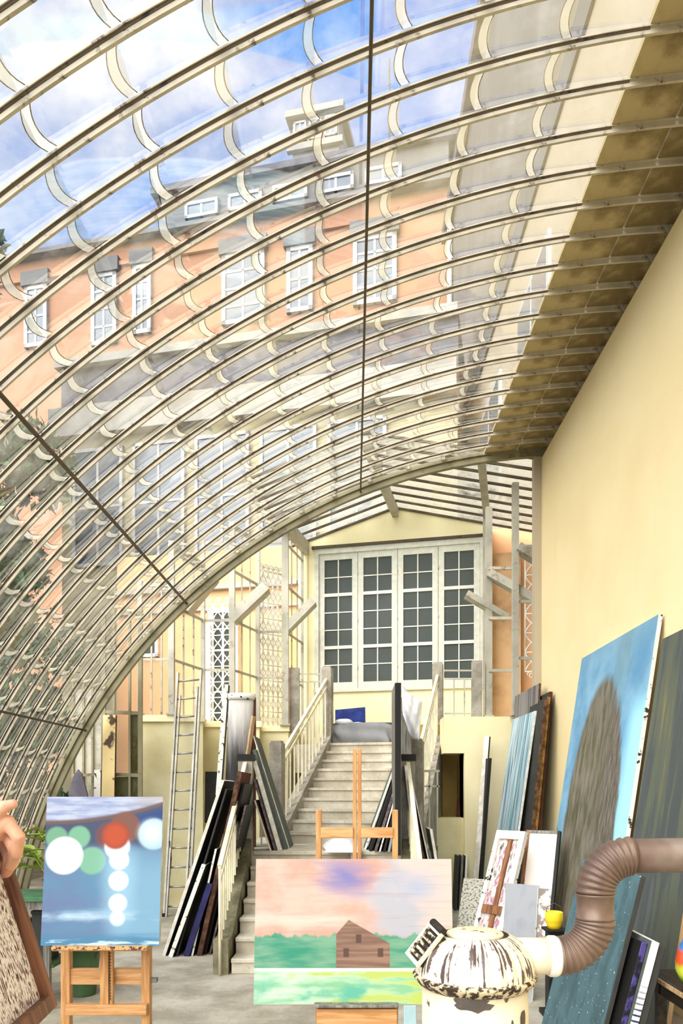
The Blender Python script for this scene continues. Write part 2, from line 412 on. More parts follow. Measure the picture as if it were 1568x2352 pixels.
# opaque boards along the right wall
M['roofboard'] = plain('mouldy_roof_board', '#b7a67c', 0.85, c2='#7d6c48', scale=3.0, lo=0.35, hi=0.6)
mb = MB(); arc_sweep(mb, [(0.0, -SP / 2 + 0.004), (0.03, -SP / 2 + 0.004), (0.03, SP / 2 - 0.004), (0.0, SP / 2 - 0.004)], math.radians(5.2), PH0, 4)
rb0 = mb.mesh('roof_board'); rb0.materials.append(M['roofboard'])
mb = MB(); arc_sweep(mb, [(0.0, -SP / 2 + 0.004), (0.03, -SP / 2 + 0.004), (0.03, SP / 2 - 0.004), (0.0, SP / 2 - 0.004)], math.radians(-1.2), math.radians(5.1), 5)
rb1 = mb.mesh('roof_board'); rb1.materials.append(M['roofboard'])
for k in range(NB - 1):
    y = YE - (k + 0.5) * SP
    obj('roof_board', rb0, None, ceiling, (0, y, 0)); obj('roof_board', rb1, None, ceiling, (0, y, 0.0))
for ph, rr in ((21.8, 0.011), (43.2, 0.017), (60.0, 0.014)):  # long tie rods under the ribs
    p = math.radians(ph); r = VR - 0.057
    mb = MB(); mb.tube([(-r * math.sin(p), YE, r * math.cos(p)), (-r * math.sin(p), YE - (NB - 1) * SP, r * math.cos(p))], rr, 8)
    mb.obj('tie_rod', M['rod'], ceiling)
m = MB(); m.box((VX - VR * math.sin(PHE) - 0.12, YE - (NB - 1) * SP, 0), (VX - VR * math.sin(PHE) + 0.10, YE, 0.13)); struct(m.obj('kerb', M['mossy']))
# ------------------------------------------------------------------ staircase
RI, TD = 0.1538, 0.2614
lf = -1.2; rt = 0.55
stair = thing('staircase', 'concrete double flight staircase with newel posts and iron railings below the tall window', 'staircase')
for k in range(7):                                    # lower flight, straight into the hall
    y0 = 8.618 - (6 - k) * TD; z1 = (k + 1) * RI
    if k < 6: boxo('step', (lf, y0, 0), (rt, y0 + TD + 0.02, z1 - 0.002), M['step'], stair, 0.008); 
    if k < 6: boxo('nosing', (lf, y0 - 0.025, z1 - 0.04), (rt, y0 + 0.05, z1), M['step'], stair, 0.006)
m = MB()
zl = 7 * RI
m.box((lf - 0.25, 8.618, 0), (1.0, 11.2, zl)); m.obj('landing', M['step'], stair)
boxo('nosing', (lf, 8.59, zl - 0.045), (rt, 8.66, zl + 0.001), M['step'], stair, 0.006)
B0 = Vector((-0.98, 9.694, 0))                        # left foot of the upper flight, turned with the house
SW = 1.74
def SL(x, k, z): return B0 + U * x + W * (k * TD / math.cos(A)) + Vector((0, 0, z))
SM = Matrix((U, W, Vector((0, 0, 1)))).transposed().to_4x4(); SM.translation = B0
td = TD / math.cos(A)
for k in range(1, 11):
    m = MB(); m.box((0, k * td, zl), (SW, (k + 1) * td + 0.02, zl + k * RI), 0, SM); m.obj('step', M['step'], stair)
    m = MB(); m.box((0, k * td - 0.025, zl + k * RI - 0.04), (SW, k * td + 0.05, zl + k * RI + 0.001), 0, SM); m.obj('nosing', M['step'], stair)
zp = 17 * RI
m = MB(); m.box((-0.7, 10.95 * td, zp - 0.5), (SW + 0.6, 10.95 * td + 2.2, zp), 0, SM); m.obj('platform', M['step'], stair)
def stringer(x0, x1, name='stringer'):                # sloped side wall of the upper flight
    m = MB(); sl = RI / td
    a, b = 0.55 * td, 10.6 * td
    za, zb = zl + a * sl + 0.10, zl + b * sl + 0.10
    prof = [(a, zl - 0.9), (b, zl - 0.2), (b, zb), (a, za)]
    vs = [SM @ Vector((x0, y, z)) for y, z in prof] + [SM @ Vector((x1, y, z)) for y, z in prof]
    m.add(vs, [(0,1,2,3),(7,6,5,4),(0,4,5,1),(1,5,6,2),(2,6,7,3),(3,7,4,0)]); m.obj(name, M['concrete'], stair)
stringer(-0.17, 0.0); stringer(SW, SW + 0.17)
def newel(x, y, z0, z1, s=0.17, M_=None, mat='concrete'):
    m = MB(); m.box((x - s / 2, y - s / 2, z0), (x + s / 2, y + s / 2, z1 - 0.03), 0, M_)
    m.box((x - s / 2 + 0.015, y - s / 2 + 0.015, z1 - 0.03), (x + s / 2 - 0.015, y + s / 2 - 0.015, z1), 0, M_)
    o = m.obj('newel_post', M[mat], stair); return o
for x in (-0.085, SW + 0.085):
    newel(x, 0.35 * td, zl, zl + 1.40, 0.17, SM); newel(x, 10.5 * td, zp, zp + 1.33, 0.17, SM)
def railing(x, ya, yb, za, zb, n, M_=None, mat='railpaint', h2=0.12):
    m = MB(); T = (lambda v: M_ @ Vector(v)) if M_ is not None else Vector
    m.bar(T((x, ya, za)), T((x, yb, zb)), 0.045, 0.05); m.obj('handrail', M[mat], stair)
    m = MB(); m.bar(T((x, ya, za - 0.14)), T((x, yb, zb - 0.14)), 0.02, 0.03); m.obj('rail', M[mat], stair)
    return T
def balusters(T, x, ya, yb, za, zb, n, hgt, mat='railpaint', r=0.011):
    for i in range(n):
        t = (i + 0.5) / n; y = ya + (yb - ya) * t; z = za + (zb - za) * t
        baro('baluster', T((x, y, z - hgt)), T((x, y, z)), r * 2, r * 2, M[mat], stair, up=Vector((0, 1, 0)))
sl = RI / td
for x in (-0.085, SW + 0.085):
    ya, yb = 0.7 * td, 10.3 * td
    za, zb = zl + ya * sl + 1.06, zl + yb * sl + 1.06
    T = railing(x, ya, yb, za, zb, 12, SM); balusters(T, x, ya, yb, za - 0.14, zb - 0.14, 13, 0.84)
# lower flight: sloped parapets, block newels, rails
for x, nm in ((lf - 0.10, 'l'), (rt + 0.10, 'r')):
    m = MB(); sl2 = RI / TD; a, b = 7.02, 8.62
    prof = [(a, 0), (b, 0), (b, zl + 0.16), (a + 0.22, 0.34), (a, 0.34)]
    vs = [Vector((x - 0.075, y, z)) for y, z in prof] + [Vector((x + 0.075, y, z)) for y, z in prof]
    n = 5; m.add(vs, [list(range(n)), list(range(2 * n - 1, n - 1, -1))] + [[i, i + n, (i + 1) % n + n, (i + 1) % n] for i in range(n)])
    m.obj('parapet', M['mossy'], stair)
    boxo('newel_post', (x - 0.085, 8.60, 0), (x + 0.085, 8.78, zl + 1.08), M['concrete'], stair)
    boxo('newel_cap', (x - 0.095, 8.59, zl + 1.08), (x + 0.095, 8.79, zl + 1.16), M['black'], stair)
    m = MB(); m.tube([(x, 6.98, 0.0), (x, 6.98, 1.06)], 0.014, 8); m.obj('rail_post', M['railpaint'], stair)
    T = railing(x, 6.98, 8.62, 1.06, zl + 1.05, 9, None)
    balusters(T, x, 7.0, 8.6, 0.92, zl + 0.92, 14, 0.62)
# short landing rails beside the newels
for (x0, x1, y) in ((-1.36, -1.12, 9.66), (0.86, 1.12, 9.40)):
    baro('handrail', (x0, y, zl + 0.98), (x1, y, zl + 0.98), 0.03, 0.03, M['greyiron'], stair)
    baro('rail', (x0, y, zl + 0.78), (x1, y, zl + 0.78), 0.02, 0.02, M['greyiron'], stair)
    for t in (0.1, 0.5, 0.9): baro('baluster', (x0 + (x1 - x0) * t, y, zl), (x0 + (x1 - x0) * t, y, zl + 0.97), 0.02, 0.02, M['greyiron'], stair, up=Vector((0, 1, 0)))
# ------------------------------------------------------------------ terraces
TZ = 2.95
def terrace(name, poly, z0, z1, mat):
    m = MB(); n = len(poly)
    vs = [Vector((p[0], p[1], z0)) for p in poly] + [Vector((p[0], p[1], z1)) for p in poly]
    m.add(vs, [list(range(n))[::-1], list(range(n, 2 * n))] + [[i, (i + 1) % n, (i + 1) % n + n, i + n] for i in range(n)])
    return struct(m.obj(name, mat))
def XY(px, d): return ((px - CX) / F * d, d)
D0, D1, D2, D3 = 10.95, 11.9, 12.75, 13.85            # depths of the stepped iron glazing
terrace('wall_terrace_left', [XY(322, D0), XY(466, D0), XY(466, D1), XY(596, D1), XY(596, D2), XY(662, D2), (-1.05, D3), (-1.4, 16), XY(322, 16)], 0, TZ - 0.10, M['olive_wall'])
terrace('trim_2', [XY(318, D0 - 0.04), XY(470, D0 - 0.04), XY(470, D1 - 0.04), XY(600, D1 - 0.04), XY(600, D2 - 0.04), XY(664, D2 - 0.04), (-1.05, D3), (-1.4, 16), XY(318, 16)], TZ - 0.10, TZ, M['yellow'])
DR = 11.15
# right terrace: wall with a dark niche under the stairs
m = MB(); a = XY(1066, DR)[0]; b = XY(1250, DR)[0]; c = XY(1019, DR)[0]
zt = 1.8 - (1730 - CY) / F * DR; zb = 1.8 - (1879 - CY) / F * DR
m.box((a, DR, 0), (b + 0.6, DR + 0.5, TZ)); m.box((c, DR, zt), (a, DR + 0.5, TZ)); struct(m.obj('wall_terrace_right', M['yellow']))
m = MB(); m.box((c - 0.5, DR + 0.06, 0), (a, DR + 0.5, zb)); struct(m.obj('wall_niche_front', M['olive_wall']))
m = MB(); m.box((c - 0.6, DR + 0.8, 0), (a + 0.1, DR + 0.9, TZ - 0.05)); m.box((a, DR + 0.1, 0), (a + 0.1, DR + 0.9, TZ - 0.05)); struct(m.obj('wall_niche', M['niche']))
terrace('terrace_right', [(c, DR + 0.02), (b + 0.6, DR + 0.02), (b + 1.6, 15.5), (1.75, 15.0), (1.55, 12.2)], TZ - 0.2, TZ - 0.004, M['yellow'])
# ------------------------------------------------------------------ house front: gable wall with the tall window
FO = Vector((-1.0, 13.9, 0.0)); FR = (0, 0, -A)
apx, apz = on_plane(908, 1167, FO); elx, elz = on_plane(704, 1244, FO); erx, erz = on_plane(1116, 1203, FO)
wx0, _ = on_plane(723, 1400, FO); wx1, _ = on_plane(1112, 1400, FO); wz1 = 6.44; wz0 = 3.68
back = struct(obj('wall_back', None, None, None, FO, FR))
m = MB(); m.prism([(elx - 0.15, 2.3), (wx0, 2.3), (wx0, elz + (apz - elz) * (wx0 - elx) / (apx - elx)), (elx - 0.15, elz - 0.04)], 0.0, 0.3)
m.obj('left_pier', M['yellow'], back)
m = MB(); m.prism([(wx1, 2.3), (erx + 0.1, 2.3), (erx + 0.1, erz), (wx1, erz)], 0.0, 0.3); m.obj('right_pier', M['yellow'], back)
m = MB(); m.prism([(wx0, 2.3), (wx1, 2.3), (wx1, wz0), (wx0, wz0)], 0.0, 0.3); m.obj('parapet_wall', M['yellow'], back)
zl_ = elz + (apz - elz) * (wx0 - elx) / (apx - elx)
m = MB(); m.prism([(wx0, wz1), (wx1, wz1), (wx1, erz), (apx, apz), (wx0, zl_)], 0.0, 0.3); m.obj('gable', M['yellow'], back)
m = MB(); m.box((wx0 - 0.05, -0.06, wz1), (wx1 + 0.05, 0.0, wz1 + 0.05)); m.obj('lintel_strip', M['rod'], back)
win = struct(obj('window_1', None, None, None, FO, FR)); win['label'] = 'tall grey-white window of four casements with small dark panes'
ww = wx1 - wx0; cw = (ww - 0.16) / 4
m = MB(); m.box((wx0, -0.03, wz0), (wx0 + 0.08, 0.14, wz1)); m.box((wx1 - 0.08, -0.03, wz0), (wx1, 0.14, wz1))
m.box((wx0 + 0.08, -0.03, wz1 - 0.1), (wx1 - 0.08, 0.14, wz1)); m.box((wx0 - 0.02, -0.06, wz0), (wx1 + 0.02, 0.14, wz0 + 0.06)); m.obj('window_frame', M['sash'], win)
for i in range(4):
    x0 = wx0 + 0.08 + i * cw; x1 = x0 + cw; z0 = wz0 + 0.06; z1 = wz1 - 0.1; sw = 0.11
    m = MB()
    m.box((x0 + 0.004, 0.0, z0), (x0 + sw, 0.06, z1)); m.box((x1 - sw, 0.0, z0), (x1 - 0.004, 0.06, z1))
    m.box((x0 + sw, 0.0, z0), (x1 - sw, 0.06, z0 + 0.13)); m.box((x0 + sw, 0.0, z1 - 0.12), (x1 - sw, 0.06, z1))
    cs = m.obj('casement', M['sash'], win)
    gx0, gx1, gz0, gz1 = x0 + sw, x1 - sw, z0 + 0.13, z1 - 0.12; gm = (gx0 + gx1) / 2
    rows = 7; rh = (gz1 - gz0) / rows
    m = MB(); m.box((gm - 0.011, 0.01, gz0), (gm + 0.011, 0.045, gz1)); m.obj('glazing_bar', M['window_white'], cs)
    for r in range(1, rows):
        big = r in (2, 5); z = gz0 + r * rh; h = 0.030 if big else 0.010
        m = MB(); m.box((gx0, -0.004 if big else 0.012, z - h), (gx1, 0.05 if big else 0.044, z + h))
        m.obj('transom' if big else 'glazing_bar', M['window_white'], cs)
    for r in range(rows):
        for (a, b) in ((gx0, gm), (gm, gx1)):
            m = MB(); m.box((a, 0.028, gz0 + r * rh), (b, 0.034, gz0 + (r + 1) * rh)); m.obj('pane', M['darkglass'], cs)
    for z in (z0 + 0.4, (z0 + z1) / 2, z1 - 0.4):
        m = MB(); m.tube([(x0 + 0.002, -0.012, z - 0.035), (x0 + 0.002, -0.012, z + 0.035)], 0.008, 6); m.obj('hinge', M['greyiron'], cs)
m = MB(); m.box((wx0, 0.2, wz0), (wx1, 0.25, wz1)); o = m.obj('inner_dark', M['charcoal'], win)
# peach walls either side of the gable
pl0, _ = on_plane(215, 1500, FO)
o = MB(); o.box((pl0, 0.9, 0), (elx - 0.1, 1.2, 6.9)); struct(o.obj('wall_house_left', M['peach'], None, FO, FR))
m = MB(); m.box((elx - 0.16, -0.02, 2.3), (elx + 0.02, 0.95, 6.55)); struct(m.obj('wall_return_left', M['yellow'], None, FO, FR))
o = MB(); o.box((erx + 0.02, 0.35, 2.3), (erx + 2.6, 0.65, 6.7)); struct(o.obj('wall_house_right', M['peach'], None, FO, FR))
o = MB(); o.box((erx + 0.08, 0.22, 2.9), (erx + 0.62, 0.36, 6.2)); struct(o.obj('wall_stained_strip', M['peach_stain'], None, FO, FR))
# cornice on the left house wall
m = MB(); m.box((pl0, 0.78, 6.05), (elx - 0.2, 0.92, 6.15)); m.box((pl0, 0.82, 5.62), (elx - 0.2, 0.92, 5.67)); struct(m.obj('trim_3', M['stone'], None, FO, FR))
FO2 = FO + W * 0.9
def win_simple(parent, O, px0, px1, py0, py1, cols, rows, frame, pane, dep=0.1, fw=0.07, bar=0.03, name='window', yoff=0.0, recess=0.04):
    x0, za = on_plane(px0, py0, O); x1, _ = on_plane(px1, py1, O); _, zb = on_plane((px0 + px1) / 2, py1, O); _, zt_ = on_plane((px0 + px1) / 2, py0, O)
    return win_local(parent, x0, x1, zb, zt_, cols, rows, frame, pane, dep, fw, bar, name, yoff, recess)
def win_local(parent, x0, x1, zb, zt_, cols, rows, frame, pane, dep=0.1, fw=0.07, bar=0.03, name='window', yoff=0.0, recess=0.04):
    m = MB(); y0 = yoff - dep; y1 = yoff
    m.box((x0, y0, zb), (x0 + fw, y1, zt_)); m.box((x1 - fw, y0, zb), (x1, y1, zt_)); m.box((x0, y0, zb), (x1, y1, zb + fw)); m.box((x0, y0, zt_ - fw), (x1, y1, zt_))
    for i in range(1, cols): x = x0 + (x1 - x0) * i / cols; m.box((x - bar / 2, y0 + 0.02, zb), (x + bar / 2, y1, zt_))
    for j in range(1, rows): z = zb + (zt_ - zb) * j / rows; m.box((x0, y0 + 0.02, z - bar / 2), (x1, y1, z + bar / 2))
    o = m.obj(name, M[frame], parent)
    for i in range(cols):
        for j in range(rows):
            q = MB(); a = x0 + (x1 - x0) * i / cols; b = x0 + (x1 - x0) * (i + 1) / cols; c = zb + (zt_ - zb) * j / rows; d = zb + (zt_ - zb) * (j + 1) / rows
            q.box((a, y0 + recess, c), (b, y0 + recess + 0.01, d)); q.obj('pane', M[pane], o)
    return o
ws = struct(obj('window_2', None, None, None, FO2, FR)); ws['label'] = 'small white-framed window in the peach wall'
win_simple(ws, FO2, 329, 366, 1450, 1510, 1, 1, 'white', 'darkglass', 0.08, 0.07, name='window_frame')
# white scroll grilles in front of the house windows
def spiral(cx, cz, r, turns, n, flip=1, y=0.0, a0=0.0):
    return [(cx + flip * r * (1 - 0.8 * t / n) * math.cos(a0 + turns * 2 * math.pi * t / n), y, cz + r * (1 - 0.8 * t / n) * math.sin(a0 + turns * 2 * math.pi * t / n)) for t in range(n + 1)]
def grille(name, label, O, rot, wid, hgt, nd, rows, loc):
    t = thing(name, label, 'grille', loc, rot, 'white iron window grilles')
    hw = wid / 2
    for x in [-hw + wid * i / nd for i in range(nd + 1)]:
        mb = MB(); mb.tube([(x, 0, 0.12), (x, 0, hgt - 0.12)], 0.012, 6); mb.obj('upright', M['whiteiron'], t)
    for j in range(rows + 1):
        z = 0.12 + (hgt - 0.24) * j / rows
        mb = MB(); mb.tube([(-hw, 0, z), (hw, 0, z)], 0.011, 6); mb.obj('crossbar', M['whiteiron'], t)
    for i in range(nd):
        xc = -hw + wid * (i + 0.5) / nd; a = wid / nd / 2
        for s in (-1, 1):
            pts = []
            for j in range(rows * 8 + 1):
                z = 0.12 + (hgt - 0.24) * j / (rows * 8)
                pts.append((xc + s * a * 0.92 * math.cos(math.pi * j / 8), 0.0, z))
            mb = MB(); mb.tube(pts, 0.0125, 5); mb.obj('wavy_bar', M['whiteiron'], t)
        for z, sg in ((hgt - 0.06, 1), (0.06, -1)):
            mb = MB(); mb.tube(spiral(xc, z, 0.075, 1.6, 20, sg), 0.010, 5); mb.obj('scroll', M['whiteiron'], t)
    return t
gx, gz = on_plane(513, 1650, FO2); g2x, g2z = on_plane(513, 1382, FO2)
gl = FO2 + U * gx - W * 0.30 + Vector((0, 0, TZ + 0.02))
grille('window_grille', 'white scrolled iron grille standing before the white shuttered window left of the stairs', FO2, FR, 0.62, g2z - TZ - 0.03, 3, 8, gl)
ws = struct(obj('window_3', None, None, None, FO2, FR)); ws['label'] = 'dark window with a white frame behind the left grille'
m = MB(); m.box((gx - 0.36, -0.22, TZ + 0.05), (gx - 0.20, -0.17, g2z - 0.5)); m.obj('shutter', M['white'], ws)
win_local(ws, gx - 0.30, gx + 0.36, TZ + 0.05, g2z - 0.15, 2, 6, 'white', 'darkglass', 0.1, 0.10, name='window_frame')
# second grille, on the side wall next to the gable
G2 = P(620, 1660, 13.0)
grille('window_grille', 'tall dense white scrolled grille seen aslant beside the yellow gable wall', None, None, 0.52, 3.05, 5, 10, (G2.x, 13.05, TZ - 0.12)).rotation_euler = (0, 0, math.radians(38))
G3 = P(1224, 1535, 12.4)
grille('window_grille', 'white scrolled grille half hidden by the end of the cream wall', None, None, 0.44, 2.25, 2, 6, (G3.x + 0.1, 12.45, 3.75)).rotation_euler = FR
ws = struct(obj('window_4', None, None, None, FO, FR)); ws['label'] = 'grey window behind the right grille'
zz = erx + 0.88
win_local(ws, zz, zz + 0.7, 3.8, 6.0, 2, 5, 'window_white', 'farglass', 0.1, 0.06, name='window_frame', yoff=0.35)
# ------------------------------------------------------------------ stepped iron glazing on the left terrace
lfm = thing('iron_glazing_frame', 'stepped grey iron glazing frame without panes on the left terrace', 'frame')
def post(fr, px, d, wpx, ytop, ybase=None, mat='greyiron'):
    x = (px - CX) / F * d; wd = wpx / F * d; zt_ = P(px, ytop, d).z; zb_ = TZ if ybase is None else P(px, ybase, d).z
    m = MB(); m.box((x - wd / 2, d - wd / 2, zb_), (x + wd / 2, d + wd / 2, zt_)); m.obj('post', M[mat], fr)
    m = MB(); m.box((x - wd * 0.8, d - wd * 0.8, zb_), (x + wd * 0.8, d + wd * 0.8, zb_ + 0.03)); m.obj('base_plate', M[mat], fr)
    return x
tops = {0: 6.05, 1: 6.35, 2: 6.55, 3: 6.6}
PX = [(322, D0, 10, 5.0), (394, D0, 13, 5.6), (466, D1, 9, 5.95), (533, D1, 13, 6.25), (592, D2, 10, 6.5), (655, D2, 15, 6.75), (694, D3 - 0.1, 6, 6.62)]
pts = []
for (px, d, wp, zt_) in PX:
    yt = CY - (zt_ - EYE) / d * F
    post(lfm, px, d, wp, yt); pts.append(((px - CX) / F * d, d, zt_))
for i in range(len(pts) - 1):
    (xa, ya, ta), (xb, yb, tb) = pts[i], pts[i + 1]
    for z in (3.80, 4.62, 5.45, 6.2):
        if z < min(ta, tb): baro('rail', (xa, ya, z), (xb, yb, z), 0.025, 0.04, M['greyiron'], lfm)
    L = math.hypot(xb - xa, yb - ya)
    if ya != yb or i == 0:
        for t in (0.36, 0.68):
            baro('glazing_bar', (xa + (xb - xa) * t, ya + (yb - ya) * t, TZ), (xa + (xb - xa) * t, ya + (yb - ya) * t, min(ta, tb) - 0.05), 0.022, 0.03, M['rib'], lfm, up=Vector((0, 1, 0)))
    baro('top_rail', (xa, ya, min(ta, tb) - 0.06), (xb, yb, min(ta, tb) - 0.06), 0.04, 0.07, M['greyiron'], lfm)
def vent(fr, a, b, w_, h_=0.03, dep=0.30):             # hopper vent standing open: a tilted box-section sash
    a = Vector(a); b = Vector(b); m = MB(); m.bar(a, b, dep, w_); o = m.obj('open_vent', M['greyiron'], fr)
    return o
vent(lfm, P(425, 1400, D0 + 0.3), P(489, 1322, D0 + 0.3), 0.19)
vent(lfm, P(533, 1425, D1 + 0.1), P(612, 1350, D1 + 0.1), 0.16)
vent(lfm, P(655, 1448, D2 + 0.1), P(720, 1382, D2 + 0.1), 0.14)
# lower left: iron door frame beyond the vault
dl = thing('iron_glazed_screen', 'grimy iron glazed screen at the far left beneath the end arch', 'screen')
def scr(px, d): return (px - CX) / F * d
for px in (168, 192, 213, 238, 262, 298, 322):
    d = 10.6 if px < 225 else 10.4
    baro('bar', (scr(px, d), d, 0), (scr(px, d), d, 4.4 if px > 225 else 3.4), 0.03 if px not in (238, 322) else 0.06, 0.04, M['arch'], dl, up=Vector((0, 1, 0)))
for z in (1.05, 2.02, 2.92):
    baro('rail', (scr(165, 10.6), 10.6, z), (scr(238, 10.4), 10.4, z + 0.02), 0.03, 0.04, M['arch'], dl)
    baro('rail', (scr(238, 10.4), 10.4, z + 0.02), (scr(322, 10.4), 10.4, z), 0.03, 0.05, M['arch'], dl)
m = MB(); m.box((scr(168, 10.62), 10.62, 0.1), (scr(238, 10.62), 10.63, 3.3)); m.obj('pane', M['roofglass'], dl)
M['grimeglass'] = glass('grimy_green_glass', '#9aa183', 0.3, 0.8, '#8b8a68', 4.0, 0.3, 0.6)
m = MB(); m.box((scr(240, 10.43), 10.43, 0.1), (scr(262, 10.43), 10.44, 2.9)); m.obj('pane', M['grimeglass'], dl)
m = MB(); m.box((scr(264, 10.43), 10.43, 1.0), (scr(298, 10.43), 10.44, 2.0)); m.obj('pane', M['grimeglass'], dl)
m = MB(); m.box((scr(299, 10.43), 10.43, 0.1), (scr(320, 10.43), 10.44, 2.9)); m.obj('pane', M['grimeglass'], dl)
# ------------------------------------------------------------------ right iron frame
rfm = thing('iron_glazing_frame', 'grey iron glazing frame with propped vents beside the end of the cream wall', 'frame')
post(rfm, 1122, DR + 0.15, 14, 1166); post(rfm, 1183, DR - 0.1, 14, 1110); post(rfm, 1112, DR + 1.3, 6, 1190)
for y in (1305, 1420, 1540):
    baro('rail', P(1122, y, DR + 0.1), P(1183, y, DR), 0.03, 0.045, M['rib'], rfm)
for y in (1255, 1382, 1512):
    baro('rail', P(1183, y, DR - 0.1), P(1245, y, DR - 0.1), 0.03, 0.045, M['greyiron'], rfm)
def vent2(a, b, w_):
    m = MB(); m.bar(a, b, 0.22, w_); m.obj('open_vent', M['greyiron'], rfm)
vent2(P(1070, 1365, DR + 0.2), P(1163, 1420, DR + 0.2), 0.09); vent2(P(1122, 1318, DR + 0.1), P(1224, 1376, DR), 0.12); vent2(P(1188, 1258, DR - 0.1), P(1240, 1290, DR - 0.1), 0.12)
# terrace railing piers and rails beside the stair top
tr = thing('terrace_railing', 'thin iron terrace railing between rough grey posts at the right of the stair top', 'railing')
m = MB(); x = XY(1094, DR + 0.15); m.box((x[0] - 0.075, DR + 0.06, TZ - 0.03), (x[0] + 0.075, DR + 0.2, P(1094, 1518, DR + 0.1).z)); m.obj('post', M['concrete'], tr)
xa, xb = XY(1020, DR + 0.13)[0], x[0]
for z in (P(1050, 1537, DR).z, P(1050, 1556, DR).z, TZ + 0.06): baro('rail', (xa, DR + 0.13, z), (xb, DR + 0.13, z), 0.025, 0.025, M['greyiron'], tr)
for t in (0.3, 0.62): baro('baluster', (xa + (xb - xa) * t, DR + 0.13, TZ), (xa + (xb - xa) * t, DR + 0.13, P(1050, 1556, DR).z), 0.02, 0.02, M['greyiron'], tr, up=Vector((0, 1, 0)))
tl = thing('terrace_railing', 'thin iron terrace railing beside a rough grey post left of the stair top', 'railing')
m = MB(); x = XY(676, 12.9)[0]; m.box((x - 0.09, 12.82, TZ - 0.1), (x + 0.09, 12.98, P(676, 1535, 12.9).z)); m.obj('post', M['concrete'], tl)
for y in (1548, 1566): baro('rail', P(686, y, 12.9), P(748, y, 12.45), 0.022, 0.022, M['greyiron'], tl)
for px in (705, 722): baro('baluster', (scr(px, 12.75), 12.75, TZ - 0.2), (scr(px, 12.75), 12.75, P(px, 1566, 12.75).z), 0.018, 0.018, M['greyiron'], tl, up=Vector((0, 1, 0)))
# ------------------------------------------------------------------ glazed porch roof in front of the gable
pr = thing('porch_roof', 'glazed gable roof with iron rafters and a ridge beam in front of the yellow gable', 'roof', FO, FR)
yl = -2.9
RL, RR_ = elx - 0.35, erx + 1.15
slR = (apz - erz) / (erx - apx); slL = (apz - elz) / (apx - elx)
m = MB(); m.box((apx - 0.06, yl, apz - 0.17), (apx + 0.06, 0.0, apz - 0.01)); m.obj('ridge_beam', M['greyiron'], pr)
m = MB(); m.box((erx - 0.02, yl, erz - 0.17), (erx + 0.09, 0.0, erz - 0.02)); m.obj('eave_beam', M['greyiron'], pr)
m = MB(); m.box((elx - 0.06, yl + 1.2, elz - 0.26), (elx + 0.05, 0.0, elz - 0.02)); m.obj('eave_beam', M['greyiron'], pr)
nb = 8
for i in range(nb + 1):
    y = yl + (0 - yl) * i / nb - 0.02
    m = MB(); m.bar((apx, y, apz), (RR_, y, apz - (RR_ - apx) * slR), 0.03, 0.035); m.obj('rafter', M['rod'], pr)
    m = MB(); m.bar((apx, y, apz), (RL, y, apz - (apx - RL) * slL), 0.03, 0.035); m.obj('rafter', M['rod'], pr)
    if i < nb:
        y2 = yl + (0 - yl) * (i + 1) / nb - 0.02
        for (xe, s_) in ((RR_, slR), (RL, slL)):
            ze = apz - abs(xe - apx) * s_; xm = (apx + xe) / 2; zm = (apz + ze) / 2
            for (p, q, zp_, zq) in ((apx, xm, apz, zm), (xm, xe, zm, ze)):
                m = MB(); m.add([(p, y + 0.01, zp_ + 0.02), (q, y + 0.01, zq + 0.02), (q, y2 - 0.01, zq + 0.02), (p, y2 - 0.01, zp_ + 0.02), (p, y + 0.01, zp_ + 0.026), (q, y + 0.01, zq + 0.026), (q, y2 - 0.01, zq + 0.026), (p, y2 - 0.01, zp_ + 0.026)],
                            [(0,3,2,1),(4,5,6,7),(0,1,5,4),(1,2,6,5),(2,3,7,6),(3,0,4,7)]); m.obj('roof_pane', M['roofglass'], pr)
# ------------------------------------------------------------------ buildings outside
BO = Vector((0, 26.0, 0)); main = thing('main_house', 'tall salmon house with grey mansard roof and roof lantern behind the vault', 'building', BO, FR)
bl, _ = on_plane(-260, 800, BO); br, _ = on_plane(1062, 600, BO)
_, ez = on_plane(640, 497, BO)
m = MB(); m.box((bl, 0, 0), (br, 6, ez)); m.obj('wall', M['peach_far'], main)
_, c1 = on_plane(640, 545, BO); m = MB(); m.box((bl, -0.12, c1 - 0.08), (br, 0, c1 + 0.08)); m.obj('string_course', M['peach_far'], main)
m = MB(); m.box((bl - 0.3, -0.35, ez), (br + 0.3, 0.4, ez + 0.15)); m.obj('eaves', M['slate2'], main)
_, rz = on_plane(640, 470, BO)
m = MB(); m.prism([(bl - 0.3, ez + 0.15), (br + 0.3, ez + 0.15), (br, rz - 0.1), (bl + 1.0, rz - 0.1)], -0.15, 3.0); m.obj('roof', M['slate'], main)
al, _ = on_plane(420, 485, BO); al2, at_ = on_plane(388, 440, BO)
AO = BO + W * 0.1
_, az0 = on_plane(640, 480, AO); _, az1 = on_plane(640, 398, AO); ar, _ = on_plane(1030, 400, AO); al, _ = on_plane(400, 470, AO)
m = MB(); m.prism([(al, az0 - 1), (ar, az0 - 1), (ar, az1), (al - 0.6, az1)], 0.1, 4.0); m.obj('attic', M['slate2'], main)
m = MB(); m.box((al - 0.9, -0.1, az1), (ar + 0.3, 4.2, az1 + 0.25)); m.obj('attic_cornice', M['slate'], main)
_, wz_0 = on_plane(640, 470, AO); _, wz_1 = on_plane(640, 432, AO)
x = al + 0.5
while x < ar - 1.4:
    win_local(main, x, x + 1.35, wz_0, wz_1, 2, 1, 'far_white', 'farglass', 0.15, 0.12, 0.1, 'attic_window', 0.1); x += 1.75
LO = BO + W * 3.0
lx0, lz0 = on_plane(672, 372, LO); lx1, _ = on_plane(778, 345, LO); _, lz1 = on_plane(725, 268, LO)
